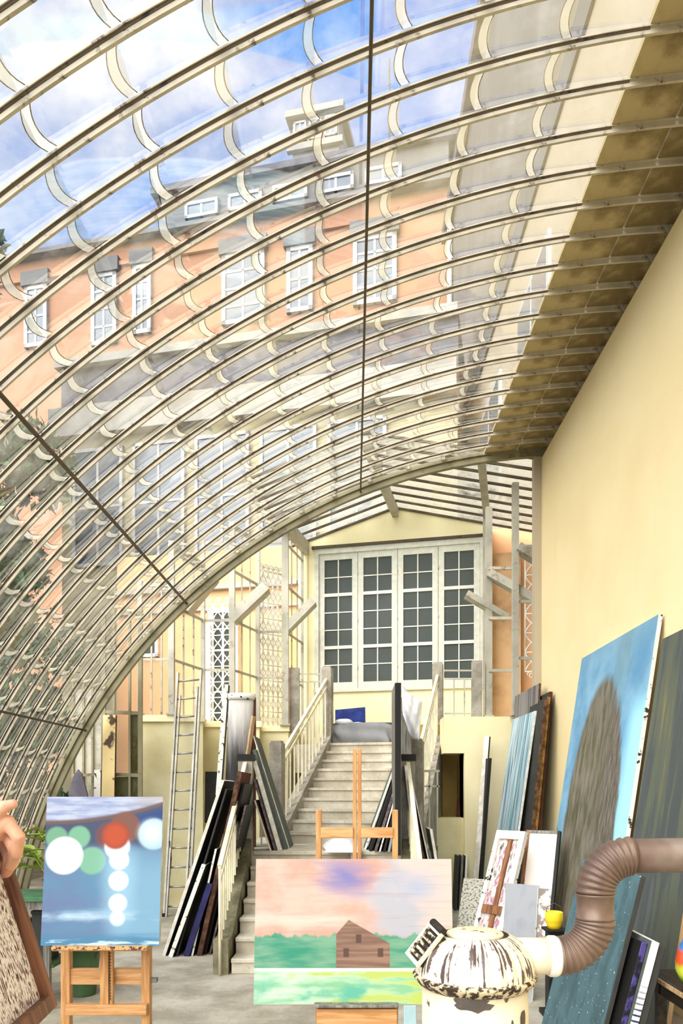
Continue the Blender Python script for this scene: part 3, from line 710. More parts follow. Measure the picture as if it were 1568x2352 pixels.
m = MB(); m.box((lx0, 3.0, lz0 - 2), (lx1, 5.5, lz1)); m.obj('roof_lantern', M['stone'], main)
m = MB(); m.box((lx0 - 0.25, 2.75, lz1), (lx1 + 0.25, 5.7, lz1 + 0.25)); m.box((lx0 - 0.2, 2.8, lz0 + 0.3), (lx1 + 0.2, 3.0, lz0 + 0.55)); m.obj('lantern_cornice', M['stone'], main)
lw_ = (lx1 - lx0) / 3
for i in range(3): win_local(main, lx0 + 0.08 + i * lw_, lx0 + (i + 1) * lw_ - 0.05, lz0 + 0.7, lz1 - 0.15, 2, 2, 'far_white', 'farglass', 0.12, 0.07, 0.06, 'lantern_window', 3.0)
for (a, b, c, d) in ((213, 271, 632, 795), (308, 350, 612, 770), (512, 610, 585, 745), (812, 912, 545, 700), (60, 112, 660, 800), (660, 720, 570, 720)):
    win_simple(main, BO, a, b, c, d, 2, 4, 'far_white', 'farglass', 0.15, 0.16, 0.09)
    x0, z1_ = on_plane(a, c, BO); x1, _ = on_plane(b, d, BO)
    _, z1_ = on_plane((a + b) / 2, c, BO)
    m = MB(); m.box((x0 - 0.1, -0.22, z1_), (x1 + 0.1, 0, z1_ + 0.55)); m.obj('window_head', M['slate2'], main)
for (px, pt_) in ((895, 135), (1045, 330)):
    pass
m = MB(); xa_, za_ = on_plane(893, 370, LO); _, zb_ = on_plane(893, 135, LO); m.tube([(xa_, 3.0, za_ - 1), (xa_, 3.0, zb_)], 0.05, 6); m.obj('roof_mast', M['slate2'], main)
# low long wing with a glazed front between the house and the vault
CO = Vector((0, 18.5, 0)); lowb = thing('glazed_wing', 'low grey-roofed wing with cream cornice and big windows behind the vault', 'building', CO, FR)
cl, _ = on_plane(140, 1000, CO); cr_, _ = on_plane(1050, 900, CO); _, cz = on_plane(500, 905, CO); _, cr1 = on_plane(500, 775, CO)
m = MB(); m.box((cl, 0.05, 0), (cr_, 4, cz - 0.8)); m.obj('wall', M['far_cream'], lowb)
m = MB(); m.box((cl - 0.2, -0.3, cz - 0.8), (cr_, 4, cz)); m.obj('cornice', M['stone'], lowb)
m = MB(); m.prism([(cl - 0.2, cz), (cr_, cz), (cr_, cr1), (cl - 0.2, cr1)], 0.3, 4); m.obj('roof', M['slate'], lowb)
m = MB(); m.box((cl - 0.3, 0.1, cr1 - 0.12), (cr_, 4, cr1 + 0.1)); m.obj('roof_edge', M['stone'], lowb)
x = cl + 0.4
while x < cr_ - 1.8:
    win_local(lowb, x, x + 1.55, cz - 4.4, cz - 1.1, 2, 2, 'far_white', 'farglass', 0.12, 0.09, 0.07, 'window', 0.05); x += 1.85
# wing of the house along the right side of the hall
rw = thing('side_wing', 'tall beige side wing with a grey upper wall rising behind the right wall', 'building', (3.3, 3.0, 0))
m = MB(); m.box((0, 0, 0), (5, 21.5, 12.6)); m.obj('wall', M['beige'], rw)
m = MB(); m.box((-0.05, 0, 12.6), (5, 21.5, 20.5)); m.obj('upper_wall', M['slate2'], rw)
m = MB(); m.box((-0.3, -0.3, 20.5), (5, 21.6, 20.9)); m.obj('eaves', M['slate'], rw)
m = MB(); m.tube([(-0.16, 20.5, 8), (-0.16, 20.5, 20.5)], 0.09, 8); m.obj('downpipe', M['far_white'], rw)
for (ya, yb, za, zb) in ((13.0, 15.4, 8.4, 11.2), (17.0, 19.0, 8.4, 11.2), (9.0, 11.2, 8.4, 11.2)):
    m = MB(); m.box((-0.06, ya, za), (0.0, yb, zb)); o = m.obj('window', M['far_white'], rw)
    for i in range(2):
        m = MB(); m.box((-0.075, ya + 0.12 + i * (yb - ya) / 2, za + 0.12), (-0.055, ya - 0.06 + (i + 1) * (yb - ya) / 2, zb - 0.12)); m.obj('pane', M['farglass'], o)
# neighbour wall far left and trees
nb_ = thing('garden_building', 'low salmon outbuilding with dark openings seen through the lowest panes', 'building', (-13.5, 10.0, 0))
m = MB(); m.box((0, 0, 0), (0.4, 14, 3.2)); m.obj('wall', M['peach_far'], nb_)
m = MB(); m.box((-0.3, -0.3, 3.2), (0.9, 14.3, 3.5)); m.obj('eaves', M['slate'], nb_)
for i in range(5):
    m = MB(); m.box((0.38, 0.8 + i * 2.6, 1.0), (0.45, 2.4 + i * 2.6, 2.6)); o = m.obj('window', M['charcoal'], nb_)
def tree(label, loc, h, cr, n, lsz, seed):
    rnd = random.Random(seed); t = thing('tree', label, 'tree', loc, (0, 0, 0), 'garden trees behind the vault')
    m = MB(); m.tube([(0, 0, 0), (0.1, 0, h * 0.3), (-0.05, 0.1, h * 0.6), (0.05, 0, h * 0.85)], [0.28, 0.2, 0.13, 0.05], 8); m.obj('trunk', M['bark'], t)
    for i in range(7):
        a = rnd.uniform(0, 6.28); z = h * rnd.uniform(0.35, 0.7); L = cr * rnd.uniform(0.6, 0.9)
        m = MB(); m.tube([(0, 0, z), (math.cos(a) * L * 0.5, math.sin(a) * L * 0.5, z + 0.5), (math.cos(a) * L, math.sin(a) * L, z + 1.1)], [0.09, 0.06, 0.02], 6); m.obj('branch', M['bark'], t)
    m = MB(); blobs = []
    for i in range(34):
        a = rnd.uniform(0, 6.28); q = math.sqrt(rnd.random()); z = rnd.uniform(0.18, 1.0)
        rr = cr * math.sin(math.pi * min(1, 0.15 + z * 0.8)) ** 0.6
        blobs.append(Vector((math.cos(a) * q * rr, math.sin(a) * q * rr, h * z)))
    for i in range(n):
        b = rnd.choice(blobs); d = Vector((rnd.gauss(0, 1), rnd.gauss(0, 1), rnd.gauss(0, 0.8))).normalized() * (cr * 0.36) * rnd.random() ** 0.4
        p = b + d; e = Euler((rnd.uniform(0, 6.28), rnd.uniform(0, 6.28), rnd.uniform(0, 6.28))).to_matrix(); s = lsz * rnd.uniform(0.6, 1.3)
        m.add([p + e @ Vector((-s, 0, 0)), p + e @ Vector((0, -s * 0.5, s * 0.15)), p + e @ Vector((s, 0, 0)), p + e @ Vector((0, s * 0.5, s * 0.15))], [(0, 1, 2, 3)])
    o = m.obj('foliage', M['tree_leaf'], t, fixn=False); o['kind'] = 'stuff'
tree('tallest dark green tree at the far left edge beyond the glass', (-9.9, 17.2, 0), 14.8, 2.7, 15000, 0.16, 3)
tree('lower bushy green tree close behind the left foot of the vault', (-7.4, 12.8, 0), 7.2, 1.9, 9000, 0.11, 5)
tree('round green tree half covering the salmon wall at the left', (-9.3, 15.2, 0), 9.4, 2.1, 12000, 0.12, 21)
tree('small green bush tree beyond the lowest left panes', (-6.6, 9.0, 0), 4.2, 1.3, 5000, 0.08, 9)
# ------------------------------------------------------------------ paintings: procedural pictures in local x (0..w) and z (0..h)
def art(name, w_, h_):
    g = G(name); x, y, z = g.xyz(); return g, x / w_, z / h_
def wob(g, u, v, s=3, amt=0.05, st=(1, 1, 1)):
    return (g.noise(s, 3, stretch=st) - 0.5) * amt
def art_bokeh(w_, h_):
    g, u, v = art('bokeh_painting', w_, h_)
    br = g.noise(5, 5, stretch=(1, 1, 7)); br2 = g.noise(2.2, 4, stretch=(1, 1, 3))
    col = g.mix(g.ss(br2, 0.35, 0.65), '#66799f', '#5c88a8')
    col = g.mix(g.ss(u + wob(g, u, v, 2, 0.2), 0.45, 0.75) * (1.0 - g.ss(v, 0.45, 0.75)), col, '#7aa6c0')
    col = g.mix(g.ss(v, 0.62, 0.70), col, '#3d4a66')
    col = g.mix(g.band(v + br * 0.06, 0.20, 0.25, 0.03) * g.ss(br2, 0.42, 0.6), col, '#bcd6ea')
    col = g.mix(1.0 - g.ss(v + br * 0.12, 0.08, 0.17), col, '#4b82a6')
    col = g.mix((1.0 - g.ss(v + br * 0.05, 0.055, 0.075)) * g.ss(br, 0.5, 0.6), col, '#b9def0')
    # grey sky above a slanting dark shore
    line = v - u * u * 0.13 - 0.80
    col = g.mix(g.ss(line, 0.0, 0.02), col, '#6b5250'); col = g.mix(g.ss(line, 0.025, 0.05), col, g.mix(g.ss(br, 0.35, 0.65), '#93a0c4', '#c2cade'))
    col = g.mix(g.ss(line, 0.03, 0.06) * g.ss(u, 0.6, 0.95) * 0.7, col, '#b0a9a4')
    col = g.mix(g.ss(u, 0.74, 0.84) * g.ss(v, 0.74, 0.80) * (1.0 - g.ss(line, -0.04, 0.01)), col, '#20407e')
    ax = w_ / h_
    def spot(cx, cy, r, c, a=1.0, e=0.012):
        nonlocal col
        col = g.mix(g.circ(u, v, cx, cy, r, e, ax) * a, col, c)
    spot(0.10, 0.72, 0.075, '#79b08c', 0.85); spot(0.29, 0.725, 0.075, '#7ab592', 0.95); spot(0.41, 0.565, 0.092, '#7cb795', 0.95)
    spot(0.17, 0.60, 0.125, '#ffffff', 1.0); 
    spot(0.68, 0.79, 0.105, '#80503c', 0.9); spot(0.55, 0.735, 0.095, '#82402c', 0.6); spot(0.93, 0.745, 0.105, '#a9cbe0', 1.0); spot(0.91, 0.755, 0.075, '#dbe9f0', 0.8, 0.05)
    spot(0.62, 0.66, 0.085, '#ffffff', 0.9); 
    for cy, r, a in ((0.57, 0.065, 1.0), (0.43, 0.065, 1.0), (0.28, 0.06, 0.95), (0.18, 0.05, 0.6)):
        spot(0.64, cy, r * 1.7, '#a9d4ea', 0.4 * a, 0.07); spot(0.64, cy, r, '#f6fcff', a)
    spot(0.605, 0.735, 0.092, '#9a3c1e'); spot(0.60, 0.735, 0.076, '#bf4a1e', 0.9, 0.03)
    col = g.mix(0.16, col, '#15161a')
    return g.done(col, 0.5, 0, br, 0.12, 0.002, 0.35)
def art_house(w_, h_):
    g, u, v = art('house_painting', w_, h_)
    br = g.noise(4, 6, stretch=(0.6, 1, 14)); n2 = g.noise(3.2, 4, stretch=(1, 1, 1.5)); n3 = g.noise(7, 4, stretch=(0.5, 1, 2.5))
    col = g.mix(g.ss(n2, 0.38, 0.62), '#cfa08c', '#ddb9a8')
    col = g.mix(g.ss(u + (n2 - 0.5) * 0.7 - v * 0.1, 0.42, 0.66), col, '#b4b4bc')
    col = g.mix(g.ss(u + v * 0.25 + (n2 - 0.5) * 0.5, 0.92, 1.05) * 0.8, col, '#dcc3b5')
    col = g.mix(g.circ(u, v, 0.82, 0.80, 0.09, 0.09) * 0.7, col, '#94aac8')
    col = g.mix(g.circ(u + (n3 - 0.5) * 0.3, v, 0.46, 0.87, 0.11, 0.10) * 0.95, col, '#7d79b2')
    col = g.mix(g.band(v + (n3 - 0.5) * 0.16, 0.53, 0.60, 0.04) * (1.0 - g.ss(u, 0.4, 0.6)), col, '#e2c8b8')
    col = g.mix(g.ss(br, 0.5, 0.68) * 0.35, col, '#a0938f')
    # hedges
    top = 0.465 + (g.noise(14, 3, vec=g.vec(u, 0.0, 0.0)) - 0.5) * 0.15
    hed = 1.0 - g.ss(v - top, -0.008, 0.012)
    hc = g.mix(g.ss(n3, 0.35, 0.65), '#2f8f72', '#7ba98a')
    col = g.mix(hed, col, hc)
    # barn
    roof = 0.575 - g.m('MAXIMUM', (0.475 - u) * 1.55, (u - 0.475) * 0.78)
    barn = g.ss(u, 0.409, 0.413) * (1.0 - g.ss(u, 0.680, 0.684)) * (1.0 - g.ss(v - roof, -0.004, 0.004)) * g.ss(v, 0.24, 0.25)
    col = g.mix(barn, col, g.mix(g.ss(br, 0.4, 0.65), '#7c5c4c', '#9a7a66'))
    for (cx, cy) in ((0.525, 0.445), (0.462, 0.35), (0.635, 0.35)):
        col = g.mix(g.band(u, cx - 0.014, cx + 0.014, 0.003) * g.band(v, cy - 0.03, cy + 0.03, 0.004), col, '#5a4038')
    # meadow
    fld = 1.0 - g.ss(v, 0.240, 0.248)
    fc = g.mix(g.ss(n3, 0.36, 0.6), '#86bf92', '#c6dfc4'); fc = g.mix(g.ss(n3 + u * 0.3, 0.62, 0.78), fc, '#b6c866'); fc = g.mix(g.ss(n2 - u * 0.3, 0.42, 0.55) * (1.0 - g.ss(v, 0.1, 0.2)), fc, '#5fb59a')
    fc = g.mix(g.ss(v, 0.215, 0.235), fc, '#e2ede2')
    col = g.mix(fld, col, fc)
    col = g.mix(0.18, col, '#1a1614')
    return g.done(col, 0.5, 0, br, 0.15, 0.002, 0.35)
def art_bluehead(w_, h_):
    g, u, v = art('blue_painting_dark_figure', w_, h_)
    br = g.noise(4, 6, stretch=(3, 1, 0.7)); n2 = g.noise(2, 4)
    col = g.mix(g.ss(n2, 0.35, 0.65), '#5f93b4', '#84b2ca')
    col = g.mix(g.ss(u, 0.75, 0.95) * (1.0 - g.ss(v, 0.72, 0.85)), col, '#a8e4f6')
    col = g.mix(g.ss(v, 0.9, 1.0) * 0.5, col, '#7fa6b8')
    col = g.mix(1.0 - g.ss(v + (n2 - 0.5) * 0.1 + u * 0.25, 0.40, 0.44), col, '#4e7a48')
    ex = (u - 0.48 + (br - 0.5) * 0.10 + (v - 0.6) * 0.06) / 0.37; ey = (v - 0.42) / 0.47
    r = g.m('SQRT', ex * ex + ey * ey * g.ss(ey, -0.02, 0.02) )
    body = (1.0 - g.ss(r, 0.95, 1.05))
    bc = g.mix(g.ss(br, 0.35, 0.66), '#57543f', '#827b6c'); bc = g.mix(g.ss(u + (br - .5) * 0.9, 0.5, 0.75) * 0.7, bc, g.mix(g.ss(g.noise(9, 5, stretch=(4, 1, 0.6)), 0.4, 0.62), '#4a443e', '#7d766e'))
    col = g.mix(body, col, bc)
    col = g.mix(g.circ(u + (br - 0.5) * 0.25, v, 0.66, 0.93, 0.10, 0.08) * 0.6, col, '#6f8f96')
    return g.done(col, 0.55, 0, br, 0.15, 0.003, 0.3)
def streaks(name, cols, st=(5, 1, 0.5), s=2.5, rough=0.55, lo=0.3, hi=0.7, speck=None):
    g = G(name); n = g.noise(s, 6, stretch=st); col = None
    for i, c in enumerate(cols):
        if col is None: col = hx(c); continue
        a = lo + (hi - lo) * (i - 1) / max(1, len(cols) - 1); col = g.mix(g.ss(n, a, a + (hi - lo) / len(cols)), col, c)
    if speck: n3 = g.noise(38, 2); col = g.mix(g.ss(n3, 0.66, 0.7) * 0.7, col, speck)
    return g.done(col, rough, 0, n, 0.15, 0.003, 0.3)
M['art_dark'] = streaks('dark_green_black_painting', ['#7e7a4c', '#5c6152', '#4b5150', '#5a605e'], (4, 1, 0.4), 1.6)
M['art_teal'] = streaks('deep_teal_painting', ['#364c50', '#435f64', '#4f6e74', '#3c565e'], (2, 1, 0.8), 3.0, speck='#cfe0dc')
M['art_tealwhite'] = streaks('teal_white_painting', ['#3e6a68', '#6fa0a8', '#c9dbe0', '#5a7f92', '#dfe8e8'], (7, 1, 0.25), 1.4)
M['art_grey'] = streaks('grey_striped_board', ['#6d6a68', '#8b8886', '#5b5856', '#98938f'], (9, 1, 0.15), 1.2)
M['art_greycanvas'] = streaks('plain_grey_canvas', ['#83868b', '#96999e', '#8b8e94'], (2, 1, 1), 2.0)
M['art_blot'] = streaks('blotchy_pink_grey_canvas', ['#3a3836', '#8f8a86', '#cfc8c2', '#a0707f', '#d6d0ca'], (3, 1, 1.2), 6.0)
M['art_scrape'] = streaks('scraped_brown_white_picture', ['#3a211c', '#5a3a34', '#e9dcd6', '#f6efec', '#6a473e'], (5, 1, 1.6), 26.0, lo=0.34, hi=0.6)
g = G('smoky_grey_board'); x, y, z = g.xyz(); n = g.noise(3, 5, stretch=(4, 1, 0.4))
M['art_curve'] = g.done(g.mix(g.ss(z + (n - 0.5) * 1.2, 2.0, 3.0), '#24211f', '#c6c1ba'), 0.5)
M['art_stripe'] = None
g = G('striped_canvas_edge'); x, y, z = g.xyz(); wv = g.m('SINE', z * 190.0); n = g.noise(10, 3)
M['art_stripe'] = g.done(g.mix(g.ss(wv + (n - 0.5) * 2.5, 0.35, 0.6) * (1.0 - g.ss(z, 0.55, 0.9)), '#e8e8ee', '#2d3550'), 0.7)
M['purple'] = plain('purple_edge', '#4a4080', 0.6, c2='#171520', scale=9, lo=0.45, hi=0.55)
M['indigo'] = plain('indigo_canvas', '#33316a', 0.7, 0.2, 5)
M['brown_edge'] = plain('brown_canvas_edge', '#6d4c38', 0.8, c2='#3a2619', scale=9)
M['pink_edge'] = plain('mauve_grey_edge', '#8d7a78', 0.8, c2='#4c4241', scale=12)
M['ochre'] = plain('ochre_edge', '#b08a48', 0.8, c2='#6a4a24', scale=6)
M['greygreen'] = plain('grey_green_canvas_back', '#5e645a', 0.8, 0.12)
M['terrazzo'] = plain('speckled_grey_stone', '#b4b2a4', 0.7, c2='#6c6a5e', scale=40, lo=0.42, hi=0.5)
M['terracotta'] = plain('terracotta_board', '#5a2f1c', 0.8, 0.2)
M['paleblue'] = plain('pale_blue_paint', '#bfe0e6', 0.6, 0.05)
def board(name, bl, br, tl, th, front, edge, label, cat='painting', group=None, parts=False, back=None):
    """a flat panel with thickness: bl, br, tl are world corners of its front face"""
    bl = Vector(bl); br = Vector(br); tl = Vector(tl)
    ex = br - bl; w_ = ex.length; ex.normalize(); ez = tl - bl; ez -= ex * ez.dot(ex); h_ = ez.length; ez.normalize(); ey = ez.cross(ex)
    R = Matrix((ex, ey, ez)).transposed().to_4x4(); R.translation = bl
    f = front(w_, h_) if callable(front) else front
    if not parts:
        m = MB(); m.box((0, 0, 0), (w_, th, h_), 1, front=0); o = m.obj(name, [f, edge]); o.matrix_world = R
        b = o.modifiers.new('bevel', 'BEVEL'); b.width = min(0.004, th * 0.2); b.segments = 1
    else:
        o = obj(name, None); o.matrix_world = R
        m = MB(); m.box((0, 0, 0), (w_, 0.006, h_), 1, front=0); m.box((0, 0.006, 0), (0.004, th, h_), 1); m.box((w_ - 0.004, 0.006, 0), (w_, th, h_), 1)
        m.box((0.004, 0.006, h_ - 0.004), (w_ - 0.004, th, h_), 1); m.box((0.004, 0.006, 0), (w_ - 0.004, th, 0.004), 1)
        m.obj('painted_canvas', [f, edge], o)
        bw = 0.045
        for lo, hi in (((0.005, 0.008, 0.005), (bw, th - 0.002, h_ - 0.005)), ((w_ - bw, 0.008, 0.005), (w_ - 0.005, th - 0.002, h_ - 0.005)), ((bw, 0.008, 0.005), (w_ - bw, th - 0.002, bw)), ((bw, 0.008, h_ - bw), (w_ - bw, th - 0.002, h_ - 0.005))):
            boxo('stretcher_bar', lo, hi, M['batten'], o)
    tag(o, label, cat, group); o['wh'] = (w_, h_)
    return o
def leaner(name, b, t, dv, L, th, edge, face, label, cat='canvas', group=None, side=1):
    """a canvas seen edge-on: near edge from b up to t, running L along dv, thickness th"""
    b = Vector(b); t = Vector(t); ex = Vector(dv).normalized(); ez = t - b; ez -= ex * ez.dot(ex); h_ = ez.length; ez.normalize(); ey = ez.cross(ex) 
    R = Matrix((ex, ey, ez)).transposed().to_4x4(); R.translation = b
    m = MB(); m.box((0, -th / 2, 0), (L, th / 2, h_), 0)
    for i in (2, 4): m.m[i] = 1
    o = m.obj(name, [edge, face]); o.matrix_world = R
    bv = o.modifiers.new('bevel', 'BEVEL'); bv.width = min(0.004, th * 0.2); bv.segments = 1
    return tag(o, label, cat, group)
YD = Vector((0, 1, 0))
# ------------------------------------------------------------------ easels and their pictures
def lean_board(name, l, r, yt, yb, d0, d1, th, front, label, **k):
    return board(name, P(l[1], yb, d0), P(r[1], yb, d0), P(l[0], yt, d1), th, front, M['canvas_white'], label, **k)
lean_board('painting', (108, 93), (377, 365), 1830, 2172, 4.0, 4.085, 0.035, art_bokeh, 'small blue painting of white, green and orange light discs on the left easel', parts=True)
lean_board('painting', (588, 582), (1040, 1042), 1973, 2307, 3.6, 3.695, 0.03, art_house, 'wide painting of a brown barn between green hedges on the centre easel', parts=True)
def bx(px0, px1, py0, py1, d, th): 
    a = P(px0, py1, d); b = P(px1, py0, d); return (a.x, d, a.z), (b.x, d + th, b.z)
def easel(label, items, feet, loc):
    t = thing('easel', label, 'easel', loc)
    for (nm, px0, px1, py0, py1, d, th, mt) in items:
        lo, hi = bx(px0, px1, py0, py1, d, th)
        if nm in ('leg',): lo = (lo[0], lo[1], 0.04)
        o = boxo(nm, tuple(Vector(lo) - Vector(loc)), tuple(Vector(hi) - Vector(loc)), M[mt], t, 0.004)
    for (x, y0, y1) in feet:
        boxo('foot', tuple(Vector((x - 0.03, y0, 0)) - Vector(loc)), tuple(Vector((x + 0.03, y1, 0.045)) - Vector(loc)), M['easelwood'], t, 0.006)
    return t
eL = P(242, 2200, 4.06); xl1, xl2 = P(149, 2200, 4.14).x, P(334, 2200, 4.14).x
t = easel('left wooden studio easel with a rack mast and cross bars holding the light-disc painting',
      [('leg', 139, 160, 1900, 2352, 4.14, 0.05, 'easelwood'), ('leg', 324, 344, 1900, 2352, 4.14, 0.05, 'easelwood'),
       ('mast', 229, 249, 1836, 2310, 4.11, 0.03, 'easelwood'), ('mast_rack', 251, 259, 1860, 2310, 4.115, 0.03, 'easelwood'),
       ('crossbar', 158, 326, 2225, 2262, 4.15, 0.03, 'easelwood_x'), ('crossbar', 150, 336, 2308, 2333, 4.10, 0.04, 'easelwood_x'),
       ('tray', 118, 338, 2173, 2185, 3.98, 0.12, 'easelwood_x')], [(xl1, 3.95, 4.75), (xl2, 3.95, 4.75)], (eL.x, 4.14, 0))
m = MB()
for i in range(16):
    z = 1.8 - (2190 + i * 7 - CY) / F * 4.1; x = P(250, 2200, 4.1).x; m.box((x - 0.004 - eL.x, -0.035, z - 0.006), (x + 0.004 - eL.x, -0.028, z + 0.004))
m.obj('rack_teeth', M['brown_edge'], t)
m = MB(); q = P(350, 2252, 4.17); m.box((q.x - 0.02 - eL.x, 0.02, q.z - 0.012), (q.x + 0.025 - eL.x, 0.06, q.z + 0.012)); m.obj('clamp', M['greywood'], t)
m = MB()
q0, q1 = P(120, 2176, 3.98), P(338, 2176, 3.98)
m.box((q0.x - eL.x, -0.175, q0.z - 0.012), (q1.x - eL.x, -0.16, q0.z + 0.006)); m.obj('paint_crusted_lip', plain('paint_crusted_wood', '#d9a368', 0.7, c2='#4c3a3c', scale=60, lo=0.42, hi=0.5), t)
eC = P(820, 2200, 3.8)
t = easel('centre wooden H-frame easel holding the barn painting below the stairs',
      [('leg', 725, 738, 1860, 2352, 3.80, 0.05, 'easelwood'), ('leg', 901, 914, 1860, 2352, 3.80, 0.05, 'easelwood'),
       ('mast', 810, 819, 1720, 2330, 3.80, 0.035, 'easelwood'), ('mast', 821, 830, 1720, 2330, 3.80, 0.035, 'easelwood'),
       ('crossbar', 736, 811, 1901, 1925, 3.79, 0.04, 'easelwood_x'), ('crossbar', 829, 903, 1901, 1925, 3.79, 0.04, 'easelwood_x'),
       ('tray_box', 727, 912, 2318, 2356, 3.57, 0.20, 'easelwood_x'), ('tray', 720, 915, 2309, 2316, 3.55, 0.09, 'greywood')], [(P(731, 0, 3.8).x, 3.35, 4.4), (P(907, 0, 3.8).x, 3.35, 4.4)], (eC.x, 3.8, 0))
b = board('art_board', PF(928, 2420) , PF(957, 2420), P(940, 2310, 4.95), 0.02, M['paleblue'], M['paleblue'], 'narrow pale blue board standing under the barn painting beside the stove', 'board')
# ------------------------------------------------------------------ stove and pipe
SXc = P(1090, 0, 2.6).x; SY = 2.6
def zpx(y, d=2.6): return EYE - (y - CY) / F * d
g = G('chipped_cream_enamel'); n = g.noise(11, 6, rough=0.62); n2 = g.noise(3.0, 5); x, y, z = g.xyz()
ang = g.m('ARCTAN2', y, x); stri = g.noise(9, 3, vec=g.vec(ang * 2.6, z * 0.9, 0.0), rough=0.5)
col = g.mix(g.ss(n2, 0.4, 0.7), '#e4d8bc', '#d6c29a')
col = g.mix(g.ss(n, 0.66, 0.69), col, '#3d2b20')
M['enamel'] = g.done(col, 0.35, 0, n, 0.2, 0.003, 0.5)
g = G('rust_streaked_cream_enamel'); n = g.noise(16, 5, rough=0.6); x, y, z = g.xyz(); ang = g.m('ARCTAN2', y, x)
stri = g.noise(5.5, 2, vec=g.vec(ang * 3.4, z * 0.5, 0.0))
col = g.mix(g.ss(stri + (n - 0.5) * 0.8, 0.585, 0.62), '#e6dabd', '#54423a')
M['enamel_streak'] = g.done(col, 0.4, 0, n, 0.3, 0.004, 0.5)
M['enamel_rim'] = plain('rusted_rim', '#cdbb98', 0.6, c2='#33281f', scale=42, lo=0.46, hi=0.56)
M['soot'] = plain('sooty_iron', '#2c2621', 0.7, c2='#8a7a64', scale=12, lo=0.3, hi=0.42)
st = thing('stove', 'old cream enamel stove with a ribbed dome and chipped rusty rim', 'stove', (SXc, SY, 0))
R0 = 0.190; zr = zpx(2238)
m = MB(); m.lathe([(R0 - 0.01, 0.05), (R0, 0.06), (R0, 0.5), (R0, zr - 0.03)], 48); m.obj('body', M['enamel'], st)
m = MB(); m.lathe([(R0 + 0.02, 0.0), (R0 + 0.02, 0.05), (R0 - 0.02, 0.05)], 48); m.obj('base', M['soot'], st)
m = MB(); m.lathe([(R0 - 0.004, zr - 0.040), (0.202, zr - 0.030), (0.218, zr - 0.012), (0.224, zr), (0.220, zr + 0.006), (0.207, zr + 0.012), (0.19, zr + 0.012)], 64); m.obj('rim', M['enamel_rim'], st)
# ribbed dome
m = MB(); zt_ = zpx(2145); nseg = 112
prof = []
for i in range(13):
    t_ = i / 12; a = t_ * math.pi / 2 * 0.86
    prof.append((0.100 + (0.212 - 0.100) * math.cos(a) ** 1.1, zr + 0.008 + (zt_ - zr - 0.008) * math.sin(a) / math.sin(math.pi / 2 * 0.86), math.sin(math.pi * min(1, t_ * 1.05))))
b = len(m.v)
for (r, z_, q) in prof:
    for k in range(nseg):
        a = 2 * math.pi * k / nseg; rr = r + 0.0055 * q * (1 if k % 4 < 2 else -0.4)
        m.v.append((rr * math.cos(a), rr * math.sin(a), z_))
for i in range(len(prof) - 1):
    for k in range(nseg):
        m.f.append([b + i * nseg + k, b + i * nseg + (k + 1) % nseg, b + (i + 1) * nseg + (k + 1) % nseg, b + (i + 1) * nseg + k]); m.m.append(0); m.sm.append(True)
m.obj('dome', M['enamel_streak'], st)
m = MB(); m.lathe([(0.098, zt_ - 0.015), (0.103, zt_), (0.100, zt_ + 0.006), (0.092, zt_ + 0.008), (0.085, zt_ + 0.012), (0.001, zt_ + 0.015)], 48); m.obj('lid', plain('speckled_cream_lid', '#ece0b8', 0.45, c2='#6a5434', scale=26, lo=0.33, hi=0.4), st)
# charging hatch on the left of the dome
HA = Matrix.Translation((-0.165, -0.03, zr + 0.10)) @ Matrix.Rotation(math.radians(38), 4, 'Y') @ Matrix.Rotation(math.radians(24), 4, 'Z') @ Matrix.Scale(0.86, 4)
m = MB(); m.box((-0.030, -0.055, -0.075), (0.02, 0.055, 0.075), 0, HA); m.obj('hatch_neck', M['soot'], st)
m = MB(); m.box((-0.042, -0.062, -0.084), (-0.030, -0.046, 0.084), 0, HA); m.box((-0.042, 0.046, -0.084), (-0.030, 0.062, 0.084), 0, HA); m.box((-0.042, -0.046, 0.068), (-0.030, 0.046, 0.084), 0, HA); m.box((-0.042, -0.046, -0.084), (-0.030, 0.046, -0.068), 0, HA)
o = m.obj('hatch_frame', M['enamel'], st)
for i in range(5):
    m = MB(); z_ = -0.05 + i * 0.025; m.box((-0.046, -0.046, z_ - 0.006), (-0.03, 0.046, z_ + 0.006), 0, HA); m.obj('louvre', M['enamel_rim'], o)
m = MB(); m.tube([HA @ Vector((-0.035, -0.05, 0.092)), HA @ Vector((-0.035, 0.05, 0.092))], 0.014, 10); m.obj('hinge', M['soot'], st)
m = MB(); m.tube([HA @ Vector((0.005, -0.062, 0.05)), HA @ Vector((0.02, -0.075, 0.06))], 0.018, 10); m.obj('knob', M['soot'], st)
# chipped bare patches on the body
def patch(pts, name='bare_patch'):
    m = MB(); n = len(pts); ca = sum(p[0] for p in pts) / n; cz_ = sum(p[1] for p in pts) / n; K = 6; vs = []
    for k in range(K + 1):
        for (a, z_) in pts:
            aa = ca + (a - ca) * k / K; zz_ = cz_ + (z_ - cz_) * k / K; q = R0 + 0.0016; vs.append((q * math.sin(aa), -q * math.cos(aa), zz_))
    m.add(vs, [[k * n + i, k * n + (i + 1) % n, (k + 1) * n + (i + 1) % n, (k + 1) * n + i] for k in range(K) for i in range(n)])
    m.obj(name, M['soot2'], st)
M['soot2'] = plain('bare_grey_iron', '#5d544b', 0.6, 0.15, 12)
def blob(a0, z0, ra, rz, n=14, seed=1):
    r_ = random.Random(seed); return [(a0 + ra * math.cos(2 * math.pi * i / n) * r_.uniform(0.75, 1.15), z0 + rz * math.sin(2 * math.pi * i / n) * r_.uniform(0.75, 1.15)) for i in range(n)]
